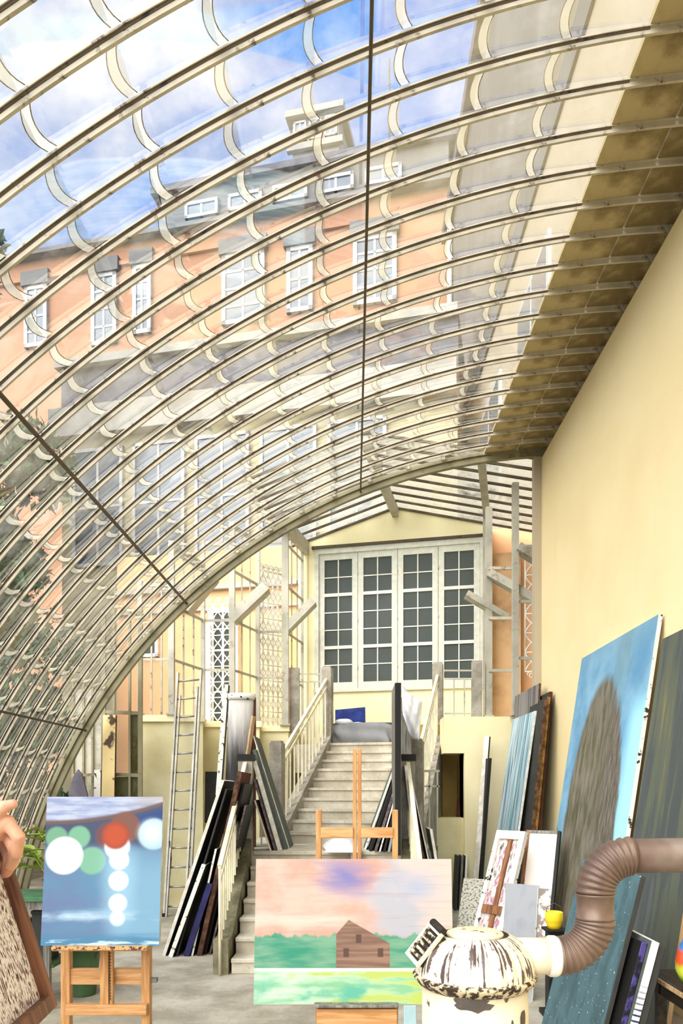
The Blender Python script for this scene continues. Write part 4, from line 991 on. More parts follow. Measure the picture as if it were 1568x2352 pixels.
patch(blob(-0.22, zr - 0.055, 0.36, 0.026, 20, 2)); patch(blob(0.86, zpx(2318), 0.10, 0.035, 12, 5)); patch(blob(0.55, zpx(2318), 0.03, 0.014, 8, 6)); patch(blob(0.72, zpx(2345), 0.09, 0.03, 12, 7)); patch(blob(0.42, zpx(2262), 0.05, 0.014, 9, 8))
# collar and corrugated pipe
zc = zpx(2196)
m = MB(); m.tube([(0.14, 0, zc), (0.285, 0, zc)], 0.066, 32); m.obj('flue_collar', M['enamel'], st)
m = MB(); m.tube([(0.262, 0, zc), (0.270, 0, zc), (0.290, 0, zc), (0.302, 0, zc)], [0.069, 0.074, 0.074, 0.068], 32); m.obj('collar_ring', M['white'], st)
g = G('brown_stovepipe_enamel'); n = g.noise(5, 6); n2 = g.noise(1.5, 3)
M['pipe'] = g.done(g.mix(g.ss(n, 0.4, 0.7), '#5f4a3e', '#796353'), 0.42, 0.15, n, 0.1, 0.004, 0.5)
pp = thing('stovepipe', 'brown metal stovepipe with two ribbed elbows running from the stove to the right wall', 'pipe', (SXc, SY, 0))
def X0(x): return x - SXc
vx = P(1366, 0, 2.6).x; zh = zpx(1966); rb = 0.135
m = MB(); m.tube([(0.300, 0, zc), (X0(vx) - rb, 0, zc)], 0.060, 32); m.obj('inlet_sleeve', M['pipe'], pp)
def elbow(c, a0, a1, name):
    pts = []; rs = []; n = 11
    for i in range(n * 4 + 1):
        a = a0 + (a1 - a0) * i / (n * 4); pts.append((c[0] + rb * math.cos(a), 0, c[1] + rb * math.sin(a)))
        rs.append(0.066 + (0.0, 0.0045, 0.006, -0.003)[i % 4])
    m = MB(); m.tube(pts, rs, 36); m.obj(name, M['pipe'], pp)
elbow((X0(vx) - rb, zc + rb), -math.pi / 2, 0, 'ribbed_elbow')
m = MB(); m.tube([(X0(vx), 0, zc + rb), (X0(vx), 0, zc + rb + 0.008), (X0(vx), 0, zc + rb + 0.012), (X0(vx), 0, zh - rb - 0.012), (X0(vx), 0, zh - rb - 0.008), (X0(vx), 0, zh - rb)], [0.069, 0.069, 0.065, 0.065, 0.069, 0.069], 36); m.obj('pipe_section', M['pipe'], pp)
elbow((X0(vx) + rb, zh - rb), math.pi, math.pi / 2, 'ribbed_elbow')
M['pipe2'] = plain('weathered_pipe', '#8d8070', 0.45, c2='#6a5547', scale=3, metal=0.15)
m = MB(); m.tube([(X0(vx) + rb, 0, zh), (X0(RX) + 0.05, 0.0, zh + 0.03)], 0.062, 36); m.obj('horizontal_pipe', M['pipe2'], pp)
# ------------------------------------------------------------------ big paintings on the right wall
def wallboard(name, y0, y1, zt_, xt, lean, th, front, edge, label, **k):
    # near end y0, far end y1; front faces left
    xb = xt - lean * zt_
    return board(name, (xb, y1, 0.0), (xb, y0, 0.0), (xt, y1, zt_), th, front, edge, label, **k)
wallboard('painting', 6.02, 8.05, 3.28, 2.555, 0.148, 0.035, art_bluehead, M['canvas_dirty'], 'huge blue painting with a dark oval figure leaning on the right wall', parts=True)
wallboard('painting', 4.9, 5.96, 3.06, 2.56, 0.15, 0.035, M['art_dark'], M['batten'], 'tall dark green and black painting at the right edge next to the huge blue one')
leaner('stretcher', P(1548, 2020, 5.0), P(1575, 1850, 5.0), YD, 0.03, 0.02, M['batten'], M['batten'], 'pale wooden edge strip of the dark painting', 'strip') if False else None
xb = 1.77 - 0.25 * 1.8
teal = board('painting', (xb, 5.17, 0), (xb, 4.12, 0), (1.77 - 0.25 * 0.49, 5.17, 1.31), 0.03, M['art_teal'], M['charcoal'], 'dark teal painting with pale specks leaning in front behind the stovepipe')
leaner('canvas', (1.385, 4.02, 0), (1.385 + 0.245, 4.02, 0.95), YD, 0.8, 0.035, M['purple'], M['black'], 'purple-smeared black-edged canvas between the teal painting and the striped canvas', group=None)
leaner('canvas', (1.425, 3.98, 0), (1.425 + 0.25, 3.98, 0.96), YD, 0.8, 0.045, M['art_stripe'], M['greygreen'], 'canvas with a white edge marked by fine dark stripes')
leaner('canvas', (1.475, 3.99, 0), (1.475 + 0.24, 3.99, 0.93), YD, 0.8, 0.04, M['charcoal'], M['black'], 'charcoal canvas right behind the striped one against the table')
tb = thing('table', 'dark wooden table at the lower right corner beside the stacked canvases', 'table', (2.1, 3.6, 0))
boxo('tabletop', (-0.34, -0.75, 0.69), (0.45, 0.75, 0.72), M['darkwood'], tb, 0.004)
boxo('edge_strip', (-0.352, -0.75, 0.695), (-0.34, 0.75, 0.718), M['batten'], tb)
for x in (-0.28, 0.38):
    for y in (-0.62, 0.0, 0.66):
        if y == 0.0 and x > 0: continue
        boxo('leg', (x - 0.025, y - 0.025, 0), (x + 0.025, y + 0.025, 0.69), M['brownwood'] if y == 0.0 else M['darkwood'], tb)
boxo('apron', (-0.30, -0.60, 0.60), (-0.27, 0.64, 0.69), M['darkwood'], tb)
g = G('rainbow_glaze'); x, y, z = g.xyz(); n = g.noise(6, 3); q = z + (n - 0.5) * 0.10
rx = g.m('SINE', g.m('ARCTAN2', y, x) * 3.0) * 0.03
r_ = g.m('SQRT', (z - 0.11) * (z - 0.11) + rx * rx)
col = g.mix(g.ss(q, 0.02, 0.07), '#3f6b2c', '#b8c63a'); col = g.mix(g.ss(q, 0.10, 0.14), col, '#c8502a'); col = g.mix(g.ss(q, 0.19, 0.22), col, '#3f72b4')
M['rainbow'] = g.done(col, 0.25, spec=0.5)
va = P(1595, 2215, 3.95)
vs = thing('vase', 'round rainbow-glazed vase on the dark table at the right edge', 'vase', (va.x, 3.95, 0.72))
m = MB(); m.lathe([(0.045, 0), (0.075, 0.03), (0.098, 0.09), (0.10, 0.14), (0.085, 0.21), (0.06, 0.26), (0.05, 0.29), (0.055, 0.31), (0.045, 0.31), (0.04, 0.26)], 32); m.obj('body', M['rainbow'], vs)
m = MB(); m.lathe([(0.045, 0.31), (0.05, 0.33), (0.045, 0.40), (0.02, 0.41)], 20); m.obj('stopper', M['white'], vs)
# yellow tub on a black pedestal
t = thing('pedestal', 'black pedestal standing between the grey canvas and the teal painting', 'stand', (P(1273, 0, 5.75).x, 5.75, 0))
boxo('column', (-0.06, -0.06, 0.04), (0.06, 0.06, 0.68), M['black'], t, 0.005); boxo('foot', (-0.1, -0.1, 0), (0.1, 0.1, 0.04), M['black'], t, 0.005); boxo('top', (-0.085, -0.085, 0.68), (0.085, 0.085, 0.70), M['black'], t, 0.004)
t = thing('paint_tub', 'bright yellow plastic paint tub on the black pedestal', 'tub', (P(1272, 0, 5.75).x, 5.75, 0.70))
m = MB(); m.lathe([(0.052, 0), (0.058, 0.03), (0.068, 0.06), (0.070, 0.065), (0.070, 0.128), (0.066, 0.132), (0.060, 0.128), (0.055, 0.07)], 28); m.obj('cup', M['yellowtub'], t)
m = MB(); m.tube([(-0.065, 0, 0.12), (-0.055, 0, 0.17), (0, 0, 0.20), (0.055, 0, 0.17), (0.065, 0, 0.12)], 0.003, 6); m.obj('wire_handle', M['rod'], t)
# ------------------------------------------------------------------ leaning things between stove and stairs, right side
o = board('stretcher_frame', PF(1068, 2226), PF(1134, 2242), P(1139, 1908, 7.62), 0.03, M['art_blot'], M['canvas_dirty'], 'white stretcher frame with brown cross bars and blotchy canvas leaning near the wall', 'frame')
w_, h_ = o['wh']
for lo, hi, mt in (((0, -0.03, 0), (0.05, 0, h_), 'canvas_dirty'), ((w_ - 0.06, -0.03, 0), (w_, 0, h_), 'canvas_white'), ((0.05, -0.03, h_ - 0.09), (w_ - 0.06, 0, h_), 'canvas_white'), ((w_ * 0.46, -0.02, 0), (w_ * 0.60, 0, h_ - 0.09), 'brownwood'), ((0.05, -0.035, h_ * 0.40), (w_ - 0.06, -0.02, h_ * 0.46), 'brownwood')):
    boxo('bar', lo, hi, M[mt], o)
board('stone_slab', PF(1040, 2190), PF(1090, 2196), P(1092, 2018, 8.15), 0.04, M['terrazzo'], M['terrazzo'], 'speckled grey stone slab left of the stretcher frame', 'slab')
def wk(name, a, b, c, th, fm, em, label, cat='canvas'): return board(name, a, b, c, th, fm, em, label, cat)
g, u, v = art('white_over_brown_canvas', 0.42, 1.38); n = g.noise(9, 4)
mt = g.done(g.mix(g.ss(v, 0.605, 0.615), g.mix(g.ss(n, 0.45, 0.55), '#8d7f7a', '#e2dcd6'), '#f3e9e2'), 0.7)
o = board('framed_canvas', PF(1180, 2226), PF(1252, 2236), P(1243, 1908, 7.55), 0.03, mt, M['brownwood'], 'white blank canvas in a brown wood frame next to the huge blue painting', 'canvas')
w_, h_ = o['wh']
boxo('frame_side', (-0.025, -0.012, 0), (0.012, 0.03, h_), M['brownwood'], o); boxo('frame_side', (w_ - 0.012, -0.012, 0), (w_ + 0.02, 0.03, h_), M['black'], o); boxo('frame_top', (0.012, -0.012, h_ - 0.03), (w_ - 0.012, 0.03, h_), M['greywood'], o)
board('canvas', PF(1146, 2290), PF(1222, 2302), P(1189, 2030, 6.35), 0.035, M['art_greycanvas'], M['canvas_dirty'], 'plain grey canvas leaning right above the stove dome', 'canvas')
# tall stack at the end of the cream wall
board('panel', (2.30, 10.95, 0), (2.32, 9.62, 0), (2.46, 10.95, 3.24), 0.03, M['art_grey'], M['brown_edge'], 'tall grey dark-striped board at the far end of the cream wall', 'panel')
board('painting', (1.93, 10.55, 0), (1.97, 9.42, 0), (2.34, 10.55, 2.85), 0.03, M['art_tealwhite'], M['canvas_white'], 'tall teal and white streaked painting leaning at the far end of the cream wall', 'painting')
for i, (xb, xt, zt_, mt, lab) in enumerate(((2.14, 2.44, 2.95, 'brown_edge', 'brown-edged canvas next to the teal and white painting'), (2.21, 2.50, 3.0, 'ochre', 'ochre-edged canvas in the wall stack beside the teal and white painting'), (2.29, 2.55, 3.08, 'terracotta', 'dark reddish canvas closest to the cream wall in the far stack'))):
    leaner('canvas', (xb, 9.12 + 0.08 * i, 0), (xt, 9.12 + 0.08 * i, zt_), YD, 0.75, 0.045, M[mt], M['charcoal'], lab)
b = board('small_canvas', P(1152, 1912, 9.3), P(1170, 1912, 9.25), P(1157, 1870, 9.33), 0.02, M['greygreen'], M['canvas_white'], 'x', 'canvas'); bpy.data.objects.remove(b)
# white board and small frames at the terrace wall
board('board', PF(1080, 2092), PF(1093, 2094), P(1112, 1692, 10.98), 0.03, M['canvas_white'], M['black'], 'long white board leaning upright on the yellow terrace wall', 'board')
leaner('board', PF(1100, 2094), P(1122, 1742, 10.8), YD, 0.3, 0.05, M['black'], M['black'], 'black-edged board right behind the long white board', 'board')
for i, (px, tx, mt) in enumerate(((1046, 1052, 'charcoal'), (1056, 1062, 'greywood'), (1066, 1072, 'canvas_dirty'))):
    leaner('small_canvas', PF(px, 2092), P(tx, 1966, 10.76), YD, 0.28, 0.035, M[mt], M['greygreen'], ('darkest of three small canvases standing by the niche', 'middle grey one of three small canvases standing by the niche', 'right pale one of three small canvases standing by the niche')[i], 'canvas')
board('panel', P(1047, 1880, 11.6), P(1062, 1880, 11.55), P(1062, 1835, 11.62), 0.02, M['terracotta'], M['black'], 'small dark panel tilted inside the niche', 'panel')
# ------------------------------------------------------------------ canvases on and around the staircase
zl = 7 * RI
def PL(px, py, zz=None):                                # point of the landing seen at a pixel
    zz = zl if zz is None else zz
    return P(px, py, (EYE - zz) * F / (py - CY))
grp = 'canvases leaning on the left stair railing'
for i, (bp, tp, th, e, f_, L, lab) in enumerate((
    ((376, 2196), (512, 1792), 0.038, 'canvas_white', 'charcoal', 0.7, 'longest white-edged canvas, outermost against the left stair railing'),
    ((391, 2199), (468, 1986), 0.048, 'canvas_dirty', 'charcoal', 0.6, 'paint-spattered white-edged canvas second from outside at the left railing'),
    ((405, 2197), (520, 1812), 0.022, 'charcoal', 'black', 0.6, 'thin charcoal-edged canvas third from outside at the left railing'),
    ((427, 2197), (482, 2030), 0.066, 'indigo', 'black', 0.5, 'short indigo-edged canvas in the middle of the left railing stack'),
    ((441, 2196), (496, 1950), 0.026, 'canvas_dirty', 'black', 0.5, 'short pale-edged canvas right behind the indigo one at the left railing'),
    ((457, 2196), (551, 1772), 0.056, 'brown_edge', 'terracotta', 0.7, 'tall brown-edged canvas in the left railing stack'),
    ((470, 2192), (559, 1800), 0.030, 'black', 'black', 0.7, 'black-edged canvas next to the brown-edged one at the left railing'),
    ((482, 2192), (564, 1850), 0.026, 'pink_edge', 'black', 0.6, 'thin mauve-edged canvas nearest the left railing'))):
    b = PF(*bp); leaner('canvas', b, P(tp[0], tp[1], b.y), YD, L, th, M[e], M[f_], lab, 'canvas', grp)
leaner('canvas', PF(462, 2170), P(466, 1772, PF(462, 2170).y + 0), YD, 0.02, 0.1, M['brown_edge'], M['charcoal'], 'x') if False else None
board('painting', P(470, 1890, 11.2), P(500, 1890, 11.25), P(472, 1772, 11.2), 0.05, M['charcoal'], M['brown_edge'], 'small charcoal painting with a brown edge hanging on the yellow wall behind the ladder', 'painting')
# tall bent board, speckled plank, batten
t = thing('bent_board', 'tall bent smoky grey board with a brown back standing left of the stairs', 'board', (P(552, 0, 9.1).x, 9.1, 0))
m = MB(); hh = 3.02; rw_ = 0.165
m.grid(lambda u, v: Vector((math.cos(math.pi * (1 - u)) * rw_ - 0.12 * (1 - v), 0.10 - math.sin(math.pi * u) * 0.10, v * hh)), 14, 4)
o = m.obj('sheet', M['art_curve'], t); s_ = o.modifiers.new('solid', 'SOLIDIFY'); s_.thickness = 0.02
boxo('edge_strip', (rw_ - 0.03, 0.08, 0.3), (rw_ + 0.015, 0.13, hh - 0.03), M['terracotta'], t)
m = MB(); m.grid(lambda u, v: Vector((math.cos(math.pi * (1 - u)) * (rw_ + 0.012), 0.10 - math.sin(math.pi * u) * 0.115, hh - 0.06 + v * 0.08)), 14, 1); o = m.obj('top_rim', M['canvas_dirty'], t); s_ = o.modifiers.new('solid', 'SOLIDIFY'); s_.thickness = 0.02
b = PF(478, 2140); leaner('plank', b, P(519, 1572, b.y), YD, 0.10, 0.065, M['canvas_dirty'], M['black'], 'tall black and white speckled plank beside the bent board', 'plank')
m = MB(); m.bar(PF(505, 2160), P(582, 1645, PF(505, 2160).y + 0.35), 0.035, 0.045); tag(m.obj('batten', M['batten']), 'slim pale wooden batten leaning across the bent board', 'batten')
grp = 'canvases on the landing left of the steps'
for i, (bp, tp, th, e, f_, lab) in enumerate((
    ((664, 1949), (582, 1690), 0.020, 'canvas_white', 'greygreen', 'outermost white-edged canvas on the left of the landing'),
    ((655, 1951), (583, 1722), 0.045, 'greygreen', 'greygreen', 'grey-green canvas second from outside on the left of the landing'),
    ((643, 1953), (584, 1748), 0.060, 'canvas_white', 'greygreen', 'thick white-edged canvas third on the left of the landing'),
    ((632, 1954), (584, 1790), 0.030, 'pink_edge', 'charcoal', 'mauve-edged canvas fourth on the left of the landing'),
    ((622, 1955), (585, 1838), 0.024, 'canvas_white', 'terracotta', 'low pale-edged reddish board nearest the left landing post'))):
    b = PL(*bp); leaner('canvas', b, P(tp[0], tp[1], b.y), YD, 0.55, th, M[e], M[f_], lab, 'canvas', grp)
grp = 'canvases on the landing right of the steps'
for i, (bp, tp, th, e, f_, lab) in enumerate((
    ((838, 1952), (906, 1762), 0.028, 'canvas_dirty', 'greygreen', 'outermost pale canvas on the right of the landing'),
    ((850, 1955), (909, 1785), 0.040, 'black', 'black', 'thick black canvas on the right of the landing'),
    ((862, 1956), (911, 1800), 0.035, 'pink_edge', 'charcoal', 'mauve-edged canvas on the right of the landing'),
    ((872, 1957), (912, 1815), 0.020, 'canvas_dirty', 'charcoal', 'thin spattered canvas on the right of the landing'),
    ((882, 1957), (914, 1825), 0.030, 'black', 'black', 'shorter black canvas close to the tall dark board on the landing'),
    ((893, 1957), (915, 1850), 0.030, 'art_greycanvas', 'greygreen', 'lowest grey canvas close to the tall dark board on the landing'))):
    b = PL(*bp); leaner('canvas', b, P(tp[0], tp[1], b.y), YD, 0.5, th, M[e], M[f_], lab, 'canvas', grp)
b = PL(914, 1965); leaner('tall_board', b, P(914, 1568, b.y), YD, 0.7, 0.07, M['black'], M['greywood'], 'tall black-edged board standing at the right side of the landing', 'board')
b2 = P(932, 1735, 8.9); leaner('tall_board', P(934, 1960, 9.1), P(934, 1600, 9.1), YD, 0.5, 0.13, M['greywood'], M['greywood'], 'grey weathered board behind the capped post beneath the white cloth', 'board')
grp = 'canvases outside the right landing post'
for i, (bp, tp, th, e, f_, lab) in enumerate((
    ((978, 2172), (934, 1757), 0.060, 'canvas_white', 'canvas_white', 'broad cream-white board leaning on the right landing post'),
    ((1006, 2174), (940, 1790), 0.040, 'brown_edge', 'charcoal', 'brown-edged canvas leaning outside the right landing post'),
    ((1026, 2174), (944, 1785), 0.018, 'canvas_white', 'charcoal', 'thin white-edged canvas leaning outside the right landing post'),
    ((1034, 2174), (990, 1905), 0.035, 'canvas_white', 'greywood', 'short white canvas at the foot of the right landing stack'))):
    b = PF(*bp); leaner('canvas', b, P(tp[0], tp[1], b.y), YD, 0.5, th, M[e], M[f_], lab, 'canvas', grp)
# ------------------------------------------------------------------ soft things
def drape(name, fn, nu, nv, mat, label, cat, th=0.008, sub=True):
    m = MB(); m.grid(fn, nu, nv); o = m.obj(name, mat)
    s_ = o.modifiers.new('solid', 'SOLIDIFY'); s_.thickness = th; s_.offset = 0
    return tag(o, label, cat)
def cl1(u, v):                                          # cloth over the top of the tall board, sagging to the right
    a = P(921, 1572, 8.95); b_ = P(969, 1612, 8.9); c_ = P(925, 1640, 8.9); d_ = P(962, 1700, 8.75)
    p = a * (1 - u) * (1 - v) + b_ * u * (1 - v) + c_ * (1 - u) * v + d_ * u * v
    p.y -= 0.10 * math.sin(math.pi * u) * math.sin(math.pi * v) + 0.02 * math.sin(u * 17 + v * 5) + 0.015 * math.sin(v * 13 - u * 4)
    p.z -= 0.08 * math.sin(math.pi * u) * (0.3 + v)
    return p
drape('cloth', cl1, 16, 16, M['cloth_white'], 'crumpled white cloth hanging from the tall board at the right of the stairs', 'cloth')
def cl2(u, v):
    p = PL(744 + 84 * u, 1930 + 30 * v); p.x += 0.02 * math.sin(v * 9); q = math.sin(math.pi * u) * math.sin(math.pi * min(1, v * 1.1))
    p.z = zl + 0.012 + 0.10 * q + 0.02 * abs(math.sin(u * 14 + v * 6)) * q
    return p
drape('cloth', cl2, 20, 12, M['cloth_white'], 'white cloth crumpled on the landing behind the easel mast', 'cloth')
def rag(u, v):
    p = P(806 + 22 * u, 1950 + 40 * v, 8.55); p.y += 0.02 * math.sin(u * 12) ; p.y -= 0.0 * v; return p
drape('rag', rag, 8, 8, M['cloth_white'], 'white rag hanging over the landing edge beside the easel mast', 'rag')
MX = P(836, 1700, 12.75)
t = thing('mattress', 'mattress under a grey cover lying at the stair top below the tall window', 'mattress', (MX.x, 12.72, zp), FR)
m = MB()
def mat_fn(u, v):
    a = 2 * math.pi * u; sx_ = math.copysign(abs(math.cos(a)) ** 0.35, math.cos(a)); sy_ = math.copysign(abs(math.sin(a)) ** 0.35, math.sin(a))
    k = 1.0 - 0.10 * max(0, v - 0.8) / 0.2 - 0.06 * max(0, 0.15 - v) / 0.15
    f = 0.022 * math.sin(a * 11 + v * 5) * (1 - v) + 0.018 * math.sin(a * 5 + v * 9)
    return Vector((sx_ * (0.62 * k + f), sy_ * (0.36 * k + f), 0.36 * v))
m.grid(mat_fn, 120, 10); m.v.append((0, 0, 0.37)); 
o = m.obj('grey_cover', M['cloth_grey'], t)
m = MB(); m.grid(lambda u, v: Vector((-0.57 + 1.14 * u, -0.32 + 0.64 * v, 0.352 + 0.035 * math.sin(math.pi * u) * math.sin(math.pi * v) + 0.012 * math.sin(u * 19) * math.sin(v * 7))), 24, 12); m.obj('white_sheet', M['cloth_white'], t)
def pillow(name, label, loc, rot, sx_, sy_, sz_, mat, cat):
    m = MB(); n = 14
    def top(s):
        return lambda u, v: Vector(((u - 0.5) * sx_, (v - 0.5) * sy_, s * sz_ * (max(0, 1 - (2 * u - 1) ** 4) * max(0, 1 - (2 * v - 1) ** 4)) ** 0.6))
    m.grid(top(1), n, n); m.grid(top(-1), n, n)
    o = m.obj(name, mat, None, loc, rot); return tag(o, label, cat)
pillow('cushion', 'dark blue cushion propped behind the grey mattress', P(804, 1645, 13.0), (math.radians(75), math.radians(-4), -A), 0.56, 0.30, 0.05, M['cushion'], 'cushion')
pillow('pillow', 'small crumpled white pillow on the left end of the grey mattress', P(790, 1658, 12.6), (0, 0, -A), 0.28, 0.22, 0.05, M['cloth_white'], 'pillow')
# ------------------------------------------------------------------ ladder
ld = thing('ladder', 'grey aluminium extension ladder leaning on the yellow terrace wall', 'ladder', PF(403, 2100))
o0 = ld.location.copy()
lb, lt_ = PF(377, 2105), P(409, 1545, 10.86); rb_, rt_ = PF(434, 2105), P(462, 1540, 10.86)
baro('rail', lb - o0, lt_ - o0, 0.028, 0.06, M['alu'], ld); baro('rail', rb_ - o0, rt_ - o0, 0.028, 0.06, M['alu'], ld)
off = Vector((-0.045, -0.05, 0)); baro('rail', rb_ + off - o0, rt_ + off - Vector((0, 0, 0.25)) - o0, 0.028, 0.05, M['alu'], ld); baro('rail', lb + Vector((0.045, -0.05, 0)) - o0, lt_ + Vector((0.045, -0.05, -0.35)) - o0, 0.022, 0.05, M['alu'], ld)
for i in range(13):
    t_ = (i + 0.5) / 13.0
    m = MB(); m.tube([lb.lerp(lt_, t_) - o0, rb_.lerp(rt_, t_) - o0], 0.015, 8); m.obj('rung', M['alu'], ld)
m = MB(); q = lb.lerp(lt_, 0.30) - o0; m.tube([q + Vector((0.03, -0.06, 0)), q + Vector((0.06, -0.08, -0.25)), q + Vector((0.04, -0.07, -0.5)), q + Vector((0.0, -0.06, -0.42))], 0.008, 6); m.obj('rope', M['black'], ld)
for q in (lb, rb_): 
    m = MB(); m.box((q.x - 0.022 - o0.x, q.y - 0.04 - o0.y, 0), (q.x + 0.022 - o0.x, q.y + 0.04 - o0.y, 0.05)); m.obj('rubber_foot', M['black'], ld)
# ------------------------------------------------------------------ things under the left foot of the vault
board('plank', (P(228, 0, 10.15).x, 10.15, 0), (P(258, 0, 10.15).x, 10.15, 0), (P(236, 0, 10.3).x, 10.3, P(0, 1642, 10.3).z), 0.05, M['yellowpeel'], M['brown_edge'], 'tall plank with peeling yellow paint against the iron screen', 'plank')
board('plank', (P(210, 0, 9.9).x, 9.9, 0), (P(226, 0, 9.9).x, 9.9, 0), (P(216, 0, 10.0).x, 10.0, P(0, 1768, 10.0).z), 0.04, M['canvas_dirty'], M['greywood'], 'narrow white and grey board left of the yellow peeling plank', 'board')
m = MB(); b0 = P(172, 0, 9.6)
m.prism([(-0.14, 0), (0.14, 0), (0.13, 1.75), (0.05, 2.03), (0.0, 2.09), (-0.07, 1.98), (-0.12, 1.7)], 0, 0.04)
tag(m.obj('pointed_slab', plain('slate_violet_slab', '#77727e', 0.7, 0.15, 4), None, (b0.x, 9.6, 0), (-0.05, 0, 0)), 'grey pointed slab standing behind the light-disc painting', 'slab')
bn = thing('bench', 'green-topped wooden bench behind the left easel', 'bench', (P(75, 0, 5.9).x, 5.95, 0))
xa = P(12, 0, 5.9).x - bn.location.x; xb_ = P(132, 0, 5.9).x - bn.location.x; zt_ = 0.93
boxo('bench_top', (xa - 0.6, -0.08, zt_ - 0.04), (xb_, 0.42, zt_), M['greenpaint'], bn, 0.005)
boxo('bench_rail', (xa - 0.55, -0.05, zt_ - 0.11), (xb_ - 0.03, -0.02, zt_ - 0.04), M['greywood'], bn)
for x in (xb_ - 0.09, xa - 0.45):
    for y in (-0.06, 0.36): boxo('leg', (x - 0.025, y, 0), (x + 0.025, y + 0.05, zt_ - 0.04), M['greywood'], bn)
boxo('shelf', (xa - 0.5, -0.04, 0.34), (xb_ - 0.04, 0.38, 0.37), M['darkgreen'], bn)
for i, (x, w2, h2, mt, lab) in enumerate(((-0.22, 0.16, 0.30, 'black', 'black box on the bench shelf behind the framed picture'), (0.02, 0.13, 0.40, 'charcoal', 'taller charcoal box on the bench shelf'), (-0.48, 0.18, 0.34, 'brownwood', 'brown box on the left end of the bench shelf'))):
    t = thing('box', lab, 'box', (bn.location.x + x, 6.1, 0.37)); boxo('body', (-w2 / 2, -0.12, 0), (w2 / 2, 0.12, h2), M[mt], t, 0.006); boxo('lid', (-w2 / 2 - 0.006, -0.126, h2), (w2 / 2 + 0.006, 0.126, h2 + 0.03), M[mt], t, 0.004)
t = thing('bucket', 'dark green bucket on the floor behind the left easel', 'bucket', (P(192, 0, 6.35).x, 6.35, 0))
m = MB(); m.lathe([(0.10, 0), (0.105, 0.01), (0.135, 0.30), (0.145, 0.42), (0.152, 0.42), (0.15, 0.44), (0.138, 0.44), (0.10, 0.02)], 28); m.obj('shell', M['darkgreen'], t)
m = MB(); m.tube([(-0.148, 0, 0.42), (-0.13, -0.06, 0.34), (0, -0.155, 0.25), (0.13, -0.06, 0.34), (0.148, 0, 0.42)], 0.004, 6); m.obj('bail_handle', M['rod'], t)
# plant on the bench
pt = thing('potted_plant', 'plant with yellow-green leaves on the green bench', 'plant', (P(116, 0, 6.1).x, 6.12, zt_))
m = MB(); m.lathe([(0.05, 0), (0.07, 0.11), (0.075, 0.12), (0.065, 0.12), (0.06, 0.10), (0.001, 0.10)], 20); m.obj('pot', M['terracotta'], pt)
lm = MB(); lm.grid(lambda u, v: Vector(((u - 0.5) * 0.085 * math.sin(math.pi * min(1, v * 0.97 + 0.03)) ** 0.7, 0.15 * v, -0.02 * v * v + 0.012 * abs(2 * u - 1))), 4, 6); leafme = lm.mesh('leaf', False); leafme.materials.append(M['leaf'])
rnd = random.Random(4)
for i in range(9):
    a = rnd.uniform(2.2, 4.9); L = rnd.uniform(0.16, 0.36); hgt = rnd.uniform(0.12, 0.50)
    e = Vector((math.cos(a) * L, math.sin(a) * L * 0.6 - 0.03, 0.10 + hgt)); mid = Vector((e.x * 0.4, e.y * 0.4, 0.10 + hgt * 0.75))
    m = MB(); m.tube([(0, 0, 0.10), mid, e], 0.003, 5); m.obj('stem', M['leaf'], pt)
    for j in range(3):
        p = mid.lerp(e, j / 2.0); o = obj('leaf', leafme, None, pt, p, (rnd.uniform(-0.5, 0.5), rnd.uniform(-0.5, 0.5), a - 1.57 + rnd.uniform(-1.0, 1.0)))
# ------------------------------------------------------------------ framed picture held at the left edge, and the person holding it
BR, TR = P(102, 2290, 1.36), P(2, 1975, 1.36); v1 = TR - BR; cam0 = Vector((0, 0, EYE))
ray = Vector(((-110 - CX) / F, 1, -(2480 - CY) / F)); dd = v1.dot(BR - cam0) / v1.dot(ray); BL = cam0 + ray * dd
ex = (BR - BL).normalized(); TL = BL + v1
fr = board('framed_picture', BL, BR, TL, 0.006, M['art_scrape'], M['brownwood'], 'scraped brown and white picture in a brown wooden frame held up at the left edge', 'picture')
w_, h_ = fr['wh']; fw = 0.024
for lo, hi in (((-fw, -0.018, -fw), (0.004, 0.014, h_ + fw)), ((w_ - 0.004, -0.018, -fw), (w_ + fw, 0.014, h_ + fw)), ((0.004, -0.018, -fw), (w_ - 0.004, 0.014, 0.004)), ((0.004, -0.018, h_ - 0.004), (w_ - 0.004, 0.014, h_ + fw))):
    boxo('frame_rail', lo, hi, M['frame_wood'], fr, 0.003)
fr.location -= ex * fw * 0.9
pers = thing('person', 'hand of a person in black sleeves gripping the framed picture at the left edge', 'person', (-1.15, 0.85, 0))
def skin(name, verts, edges, radii, mat, root=0, sub=2):
    me = bpy.data.meshes.new(name); me.from_pydata([tuple(Vector(v) - Vector(pers.location)) for v in verts], edges, []); me.update()
    o = bpy.data.objects.new(name, me); C.objects.link(o); o.parent = pers
    md = o.modifiers.new('skin', 'SKIN'); md.use_smooth_shade = True
    for i, r in enumerate(radii):
        me.skin_vertices[0].data[i].radius = (r, r) if not isinstance(r, tuple) else r
        me.skin_vertices[0].data[i].use_root = (i == root)
    s = o.modifiers.new('sub', 'SUBSURF'); s.levels = sub; s.render_levels = sub
    me.materials.append(mat); return o
pv = [(-1.15, 0.85, 0.95), (-1.15, 0.85, 1.20), (-1.15, 0.87, 1.42), (-1.15, 0.88, 1.50), (-1.14, 0.90, 1.58), (-1.13, 0.91, 1.68), (-1.13, 0.90, 1.76)]
pr_ = [0.13, 0.12, 0.11, 0.055, 0.07, 0.085, 0.06]; pe = [(0, 1), (1, 2), (2, 3), (3, 4), (4, 5), (5, 6)]
def chain(frm, pts, rs):
    k = frm
    for p, r in zip(pts, rs): pv.append(p); pr_.append(r); pe.append((k, len(pv) - 1)); k = len(pv) - 1
    return k
